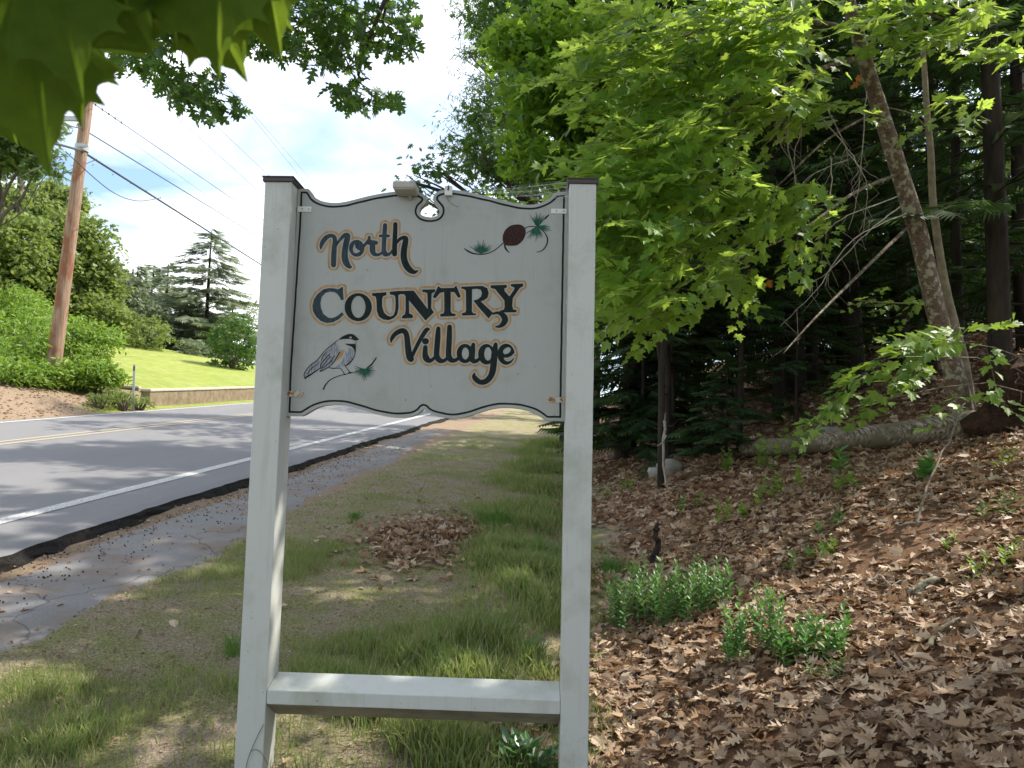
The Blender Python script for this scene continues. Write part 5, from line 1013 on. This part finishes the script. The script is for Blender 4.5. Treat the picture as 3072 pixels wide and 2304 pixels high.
for i in near:
    o = bpy.data.objects.new('fallen_leaf', lm[pts[4][i]]); COL.objects.link(o); o.parent = ground
    o.matrix_basis = Matrix([[*(Fm[i][r]*pts[3][i]), pts[0][i][r]] for r in range(3)]+[[0, 0, 0, 1]])
k = np.ones(len(pts[0]), bool); k[near] = False
V_, L_, S_ = [], [], []; vo = lo = 0
def stack(pts, k, T_, acc):
    Fm = frames(pts[1], pts[2])
    for ti, T in enumerate(T_):
        m__ = k & (pts[4] == ti); me = instmesh('tmp', T, pts[0][m__], Fm[m__], pts[3][m__]); acc.append(me)
acc = []; stack(pts, k, D_LIT, acc)
pts2 = litter(D_LO, x2, y2, .095, .03); stack(pts2, np.ones(len(x2), bool), D_LO, acc)
# leaf pile on the verge and scattered leaves in the grass
pc = at(1290, 1590, 7.9); n_ = 2300; kq = rng.integers(0, 4, n_); px_ = pc[0]+np.array([-.2, .15, .3, -.05])[kq]+rng.normal(0, .21, n_)*rng.choice([1, 1.9], n_, p=[.8, .2]); py_ = pc[1]+np.array([-.1, .2, -.35, -.5])[kq]+rng.normal(0, .36, n_)*rng.choice([1, 1.9], n_, p=[.8, .2])
hp = .07*np.exp(-(((px_-pc[0])/.33)**2+((py_-pc[1])/.5)**2)); lp = litter(D_LO, px_, py_, .095, .03, .6); lp[0][:, 2] += hp*rng.uniform(.4, 1.1, n_)
x3, y3 = litter_pts(900, 2.2, 16, 0, 2.9, lambda s, t, x, y: .08+.5*np.exp(-t/.35)); pts3 = litter(D_LO, x3, y3, .075, .02, .3)
x4, y4 = litter_pts(2600, 2.5, 16, 3.1, 4.22, lambda s, t, x, y: .12+.9*sm(3.75, 4.1, t)); pts4 = litter(D_LO, x4, y4, .04, .02, .3)
def merge(name, meshes, m__):
    v, l_, s_ = [], [], []; vo = lo = 0
    for me in meshes:
        a_ = np.empty(len(me.vertices)*3, np.float32); me.vertices.foreach_get('co', a_); b_ = np.empty(len(me.loops), np.int32); me.loops.foreach_get('vertex_index', b_); c_ = np.empty(len(me.polygons), np.int32); me.polygons.foreach_get('loop_start', c_)
        v.append(a_.reshape(-1, 3)); l_.append(b_+vo); s_.append(c_+lo); vo += len(me.vertices); lo += len(me.loops); bpy.data.meshes.remove(me)
    return rawmesh(name, np.concatenate(v), np.concatenate(l_), np.concatenate(s_))
o = link('fallen_leaves', merge('fallen_leaves', acc, dead_m), dead_m, ground); o['kind'] = 'stuff'; o.matrix_parent_inverse = Matrix.Identity(4)
a2 = []; stack(pts3, np.ones(len(x3), bool), D_LO, a2); stack(pts4, np.ones(len(x4), bool), D_LO, a2)
o = link('scattered_leaves', merge('scattered_leaves', a2, dead_m), dead_m, ground); o['kind'] = 'stuff'; o.matrix_parent_inverse = Matrix.Identity(4)
a3 = []; stack(lp, np.ones(n_, bool), D_LO, a3); pile = link('leaf_pile', merge('leaf_pile', a3, dead_m), dead_m); setp(pile, 'low heap of brown dead leaves raked up on the grassy verge', 'leaf pile', kind='stuff')
stick('bare_twig', [(1270, 1500, 8.6, .1), (1255, 1470, 8.7, .25), (1235, 1450, 8.8, .35)], .006, twig_m, 'bare forked twig sticking up out of the leaf pile', [[(1258, 1475, 8.7), (1272, 1455, 8.7), (1278, 1435, 8.7)]])

# grass
BL = ([(-.035, 0, 0), (.035, 0, 0), (.028, .0, .35), (-.028, .0, .35), (.018, .12, .72), (-.018, .12, .72), (0, .34, 1.0)], [[0, 1, 2, 3], [3, 2, 4, 5], [5, 4, 6]])
def grass(n, s0, s1, t0, t1, dens, hgt, name=None):
    s = rng.uniform(s0, s1, n); t = rng.uniform(t0, t1, n); x, y = xy(s, t); d_ = dens(s, t, x, y); k = rng.uniform(0, 1, n) < d_; x, y, s, t, d_ = x[k], y[k], s[k], t[k], d_[k]; n = len(x)
    P = np.stack([x, y, G(x, y)-.004], 1); a_ = rng.uniform(0, 6.283, n); lean = rng.normal(0, .28, (n, 2)); zax = np.stack([lean[:, 0], lean[:, 1], np.ones(n)], 1); zax /= np.linalg.norm(zax, axis=1, keepdims=True)
    yv = np.stack([np.cos(a_), np.sin(a_), np.zeros(n)], 1); xv = np.cross(yv, zax); xv /= np.linalg.norm(xv, axis=1, keepdims=True); yv = np.cross(zax, xv)
    h = hgt(s, t, x, y)*rng.uniform(.5, 1.3, n)*(.6+.6*d_); Fm = np.stack([xv*.9, yv, zax], 2); return P, Fm, np.stack([np.maximum(h, .05), h, h], 1)
def nz3(x, y, f, o): return .5+.25*(np.sin(x*f+o+1.3*np.sin(y*f*.7+o))+np.sin(y*f*1.1-o*2+1.2*np.sin(x*f*.8)))
def dens1(s, t, x, y):
    c_ = .10+.90*sm(.38, .72, nz3(x, y, 2.2, 1.)); lush = np.exp(-((t-.55)/.55)**2)*sm(2, 4, s)*.62; lush2 = np.exp(-((t-1.7)/.9)**2)*(1-sm(3.8, 5, s))*.75
    mid = .40*sm(2.9, 2.4, t) if False else .62*(1-sm(2.8, 3.1, t)); fine = sm(.3, .7, nz3(x, y, 9., 4.)); strip = .5*np.exp(-((t-2.3)/.35)**2)
    dd = c_*(mid*.75+lush+lush2+strip)*(.5+.5*fine); dd *= sm(-.5, .2, t+.15*np.sin(s*5)); pd = np.exp(-(((x-pc[0])/.45)**2+((y-pc[1])/.8)**2)); br_ = np.exp(-(((x+.1)/.5)**2+((y-3.9)/.25)**2)); return np.clip(dd*(1-pd)*(1-.8*br_), 0, 1)
def hg1(s, t, x, y): return .05+.10*np.exp(-((t-.5)/.7)**2)*sm(1.5, 4, s)+.05*np.exp(-((t-1.5)/.9)**2)*(1-sm(3.5, 4.6, s))
A_ = [grass(300000, 1.6, 8.5, -.5, 3.1, dens1, hg1), grass(130000, 8.5, 20, -.6, 3.2, lambda s, t, x, y: dens1(s, t, x, y), lambda s, t, x, y: hg1(s, t, x, y)*1.1)]
P = np.concatenate([a[0] for a in A_]); Fm = np.concatenate([a[1] for a in A_]); h = np.concatenate([a[2] for a in A_]); print('grass', len(P))
Fm = Fm*h[:, None, :]; o = link('grass', instmesh('grass', BL, P, Fm, np.ones(len(P))), grass_m); setp(o, 'short patchy green and straw coloured grass on the verge', 'grass', kind='stuff')
# tufts: lush patches named one by one
def tuft(px, py, y, r, n, h, label, group='grass tufts on the verge'):
    c_ = at(px, py, y); g = gz(c_[0], y); rr = np.abs(rng.normal(0, r*.5, n)); a_ = rng.uniform(0, 6.283, n); x = c_[0]+rr*np.cos(a_); yy = y+rr*np.sin(a_)*1.2
    lean = np.stack([np.cos(a_), np.sin(a_)], 1)*rr[:, None]/r*.5+rng.normal(0, .15, (n, 2)); zax = np.stack([lean[:, 0], lean[:, 1], np.ones(n)], 1); zax /= np.linalg.norm(zax, axis=1, keepdims=True); yv = np.stack([np.cos(a_), np.sin(a_), np.zeros(n)], 1); xv = np.cross(yv, zax); xv /= np.linalg.norm(xv, axis=1, keepdims=True)+1e-6; yv = np.cross(zax, xv)
    hh = h*rng.uniform(.5, 1.2, n); Fm = np.stack([xv*np.maximum(hh, .06)[:, None], yv*hh[:, None], zax*hh[:, None]], 2)
    o = link('grass_tuft', instmesh('grass_tuft', BL, np.stack([x, yy, G(x, yy)-.004], 1), Fm, np.ones(n)), tuft_m); setp(o, label, 'grass tuft', group)
tuft_m = leafmat('tuft_blade', [(.06, .14, .03), (.09, .19, .04), (.12, .21, .06)], .35, (.25, .42, .07), .6)
tuft(1500, 1440, 8.6, .35, 700, .17, 'tall feathery grass tuft on the verge right of the leaf pile')
tuft(1600, 1560, 7.2, .30, 600, .15, 'grass tuft beside the right sign post, next to the bank')
tuft(1460, 1820, 5.0, .22, 500, .15, 'lush grass tuft in the middle of the sign opening')
tuft(1590, 1890, 4.7, .14, 320, .13, 'grass tuft near the right post just above the crossbar')
tuft(1065, 1530, 8.6, .12, 220, .07, 'small bright green weed tuft left of the leaf pile')
tuft(1840, 1510, 6.8, .20, 350, .13, 'grass tuft just right of the right sign post')
tuft(1600, 1300, 14.0, .35, 400, .14, 'distant grass tuft by the edge of the wood')
tuft(700, 1900, 4.6, .12, 120, .10, 'sparse tall grass left of the left sign post')

n_ = 18000; s = rng.uniform(1.8, 14, n_); t = rng.uniform(-.2, 3.1, n_); x, y = xy(s, t); a_ = rng.uniform(0, 6.283, n_)
o = link('verge_debris', instmesh('verge_debris', D_LO[1], np.stack([x, y, G(x, y)+.006], 1), frames(np.stack([np.cos(a_), np.sin(a_), rng.normal(0, .2, n_)], 1), np.array([0, 0, 1.])+rng.normal(0, .5, (n_, 3))), rng.uniform(.006, .028, n_)), dead_m, ground); o['kind'] = 'stuff'; o.matrix_parent_inverse = Matrix.Identity(4)
# seedling clumps
def plant(name, px, py, y, nst, spread, h, T, ls, m__, label, cat='plant', group=None, per=16, pairs=True):
    c_ = at(px, py, y); g = gz(c_[0], y); e_ = empty(name, (c_[0], y, g), label, cat, group); sm_ = MB(); P, Yx, Nn, Sc = [], [], [], []
    for i in range(nst):
        a_ = rng.uniform(0, 6.283); rr = spread*math.sqrt(rng.uniform()); x0 = c_[0]+rr*math.cos(a_); y0 = y+rr*math.sin(a_)*.7; z0 = gz(x0, y0); hh = h*rng.uniform(.55, 1.1); ln = np.array([rng.normal(0, .16), rng.normal(0, .16), 1])
        pts_ = [np.array([x0, y0, z0])+ln*hh*q for q in np.linspace(0, 1, 5)]; sm_.tube(pts_, np.linspace(.0028, .0012, 5), 4, False)
        for k in range(per):
            u = .12+.88*k/per; p = np.array([x0, y0, z0])+ln*hh*u; az_ = k*2.4+rng.uniform(0, .6); d0 = np.array([math.cos(az_), math.sin(az_), .35+.8*u]); P.append(p); Yx.append(d0); Nn.append(np.array([0, 0, 1.])+rng.normal(0, .2, 3)-d0*.2); Sc.append(ls*rng.uniform(.7, 1.2)*(1-.35*u))
    sm_.build('stems', twig_m, e_); leaves('leaves', T, np.array(P), np.array(Yx), np.array(Nn), np.array(Sc), m__, e_, True, 40 if y < 5 else 0); return e_
plant('leafy_seedlings', 1925, 1700, 5.3, 30, .25, .36, T_OVAL, .066, under_m, 'clump of upright leafy green seedlings left of the pair, growing by the sign post', group='leafy seedling clumps', per=20)
plant('leafy_seedlings', 2085, 1740, 5.0, 30, .25, .36, T_OVAL, .066, under_m, 'dense upright green seedling clump in the middle of the leaves', group='leafy seedling clumps', per=20)
plant('leafy_seedlings', 2260, 1960, 4.1, 20, .16, .32, T_OVAL, .062, under_m, 'upright green seedling clump lower down among dead leaves', group='leafy seedling clumps', per=18)
plant('leafy_seedlings', 2440, 2010, 3.9, 26, .19, .20, T_OVAL, .062, under_m, 'low spreading green seedling clump nearest the right corner', group='leafy seedling clumps', per=14)
plant('small_plant', 2480, 2090, 3.6, 5, .10, .12, T_NAR, .07, under_m, 'tiny grassy sprout below the spreading seedlings', group='small plants on the forest floor', per=8)
for i, (px, py, y, n_, s_, h, T, ls, lab) in enumerate([(2090, 1395, 8.0, 5, .30, .16, T_MAPLO, .07, 'low yellow green maple seedlings below the left end of the log'), (2300, 1440, 7.2, 9, .35, .20, T_MAPLO, .075, 'patch of green seedlings in front of the middle of the log'), (2200, 1450, 7.0, 8, .30, .16, T_MAPLO, .07, 'small seedlings between the stump and the log'), (2520, 1370, 7.0, 3, .08, .30, T_OVAL, .13, 'broad round leaved sapling in front of the log'), (2760, 1440, 6.0, 3, .10, .25, T_MAP, .12, 'dark broad leaved seedling over the bare soil patch'), (2500, 1560, 5.6, 6, .12, .18, T_OVAL, .07, 'dark green low plant in the middle of the bank'),
        (2440, 1610, 5.2, 5, .18, .12, T_MAPLO, .08, 'yellow green seedlings just below the dark plant'), (3000, 1530, 4.9, 6, .18, .12, T_NAR, .07, 'dark low plant at the right edge in the sun patch'), (2940, 1720, 4.2, 5, .16, .16, T_OVAL, .06, 'yellow green sprig near the right edge'), (3030, 1680, 4.2, 3, .08, .18, T_OVAL, .07, 'bright yellow sprig at the right edge'), (1900, 1510, 6.4, 3, .15, .10, T_OVAL, .09, 'small yellow green sprig right of the sign post'), (1860, 1270, 10.5, 7, .30, .22, T_MAPLO, .07, 'light green undergrowth beside the sign post on the bank'), (2180, 1240, 9.2, 3, .12, .3, T_MAPLO, .10, 'lone bright green sapling right of the boulder'), (2330, 1260, 8.6, 5, .28, .45, T_MAPLO, .11, 'arching bright green sapling above the log'),
        (2410, 1180, 8.6, 4, .22, .6, T_MAPLO, .11, 'taller bright sapling rising behind the log'), (3020, 1390, 5.6, 5, .15, .22, T_NAR, .09, 'pale needle leaved sprig below the root plate'), (2560, 1470, 6.4, 4, .2, .16, T_MAPLO, .08, 'green seedlings right of the middle of the bank'), (2850, 1600, 4.7, 3, .05, .1, T_OVAL, .06, 'small sprig on the edge of the sunlit leaves')]):
    plant('seedling', px, py, y, n_, s_, h, T, ls, under_m if i in (5, 4, 7, 3) else shrub_m, lab, 'seedling', 'seedlings on the forest floor', per=7)
plant('broad_leaved_plant', 1540, 2285, 3.62, 9, .13, .15, T_OVAL, .12, hosta_m, 'broad leaved green plant under the crossbar near the right post', group='broad leaved plants under the crossbar', per=7)
plant('broad_leaved_plant', 1640, 2300, 3.55, 6, .06, .15, T_OVAL, .10, hosta_m, 'pointed pale leaves of a plant against the right post foot', group='broad leaved plants under the crossbar', per=6)
plant('broad_leaved_plant', 1335, 2275, 3.6, 3, .06, .10, T_OVAL, .09, hosta_m, 'small pale leaved plant at the middle of the crossbar bottom', group='broad leaved plants under the crossbar', per=5)
# rusty dead leaves caught in the maple
P = np.array([at(2570, 230, 6.3), at(2575, 250, 6.3), at(2280, 830, 5.8), at(2300, 845, 5.8), at(2270, 850, 5.8)]); ya, nn = hang(5); leaves('withered_leaves', T_MAPLO, P, ya, nn, np.full(5, .075), rust_leaf_m, mpl)
# cones and pebbles on the old path
n_ = 1100; s = rng.uniform(2.5, 16, n_); t = 3.1+1.02*rng.beta(2.6, 1.0, n_); x, y = xy(s, t); PV, PF = lump((0, 0, 0), (1, 1, .6), 6, 1, .3)
o = link('path_debris', instmesh('path_debris', (PV, PF), np.stack([x, y, G(x, y)+.02], 1), np.tile(np.eye(3), (n_, 1, 1)), rng.uniform(.003, .010, n_)), bark_dark_m, path); o['kind'] = 'stuff'; o.matrix_parent_inverse = Matrix.Identity(4)
for o in bpy.data.objects:
    if o.type == 'MESH' and o.name.startswith('tmp'): bpy.data.objects.remove(o)
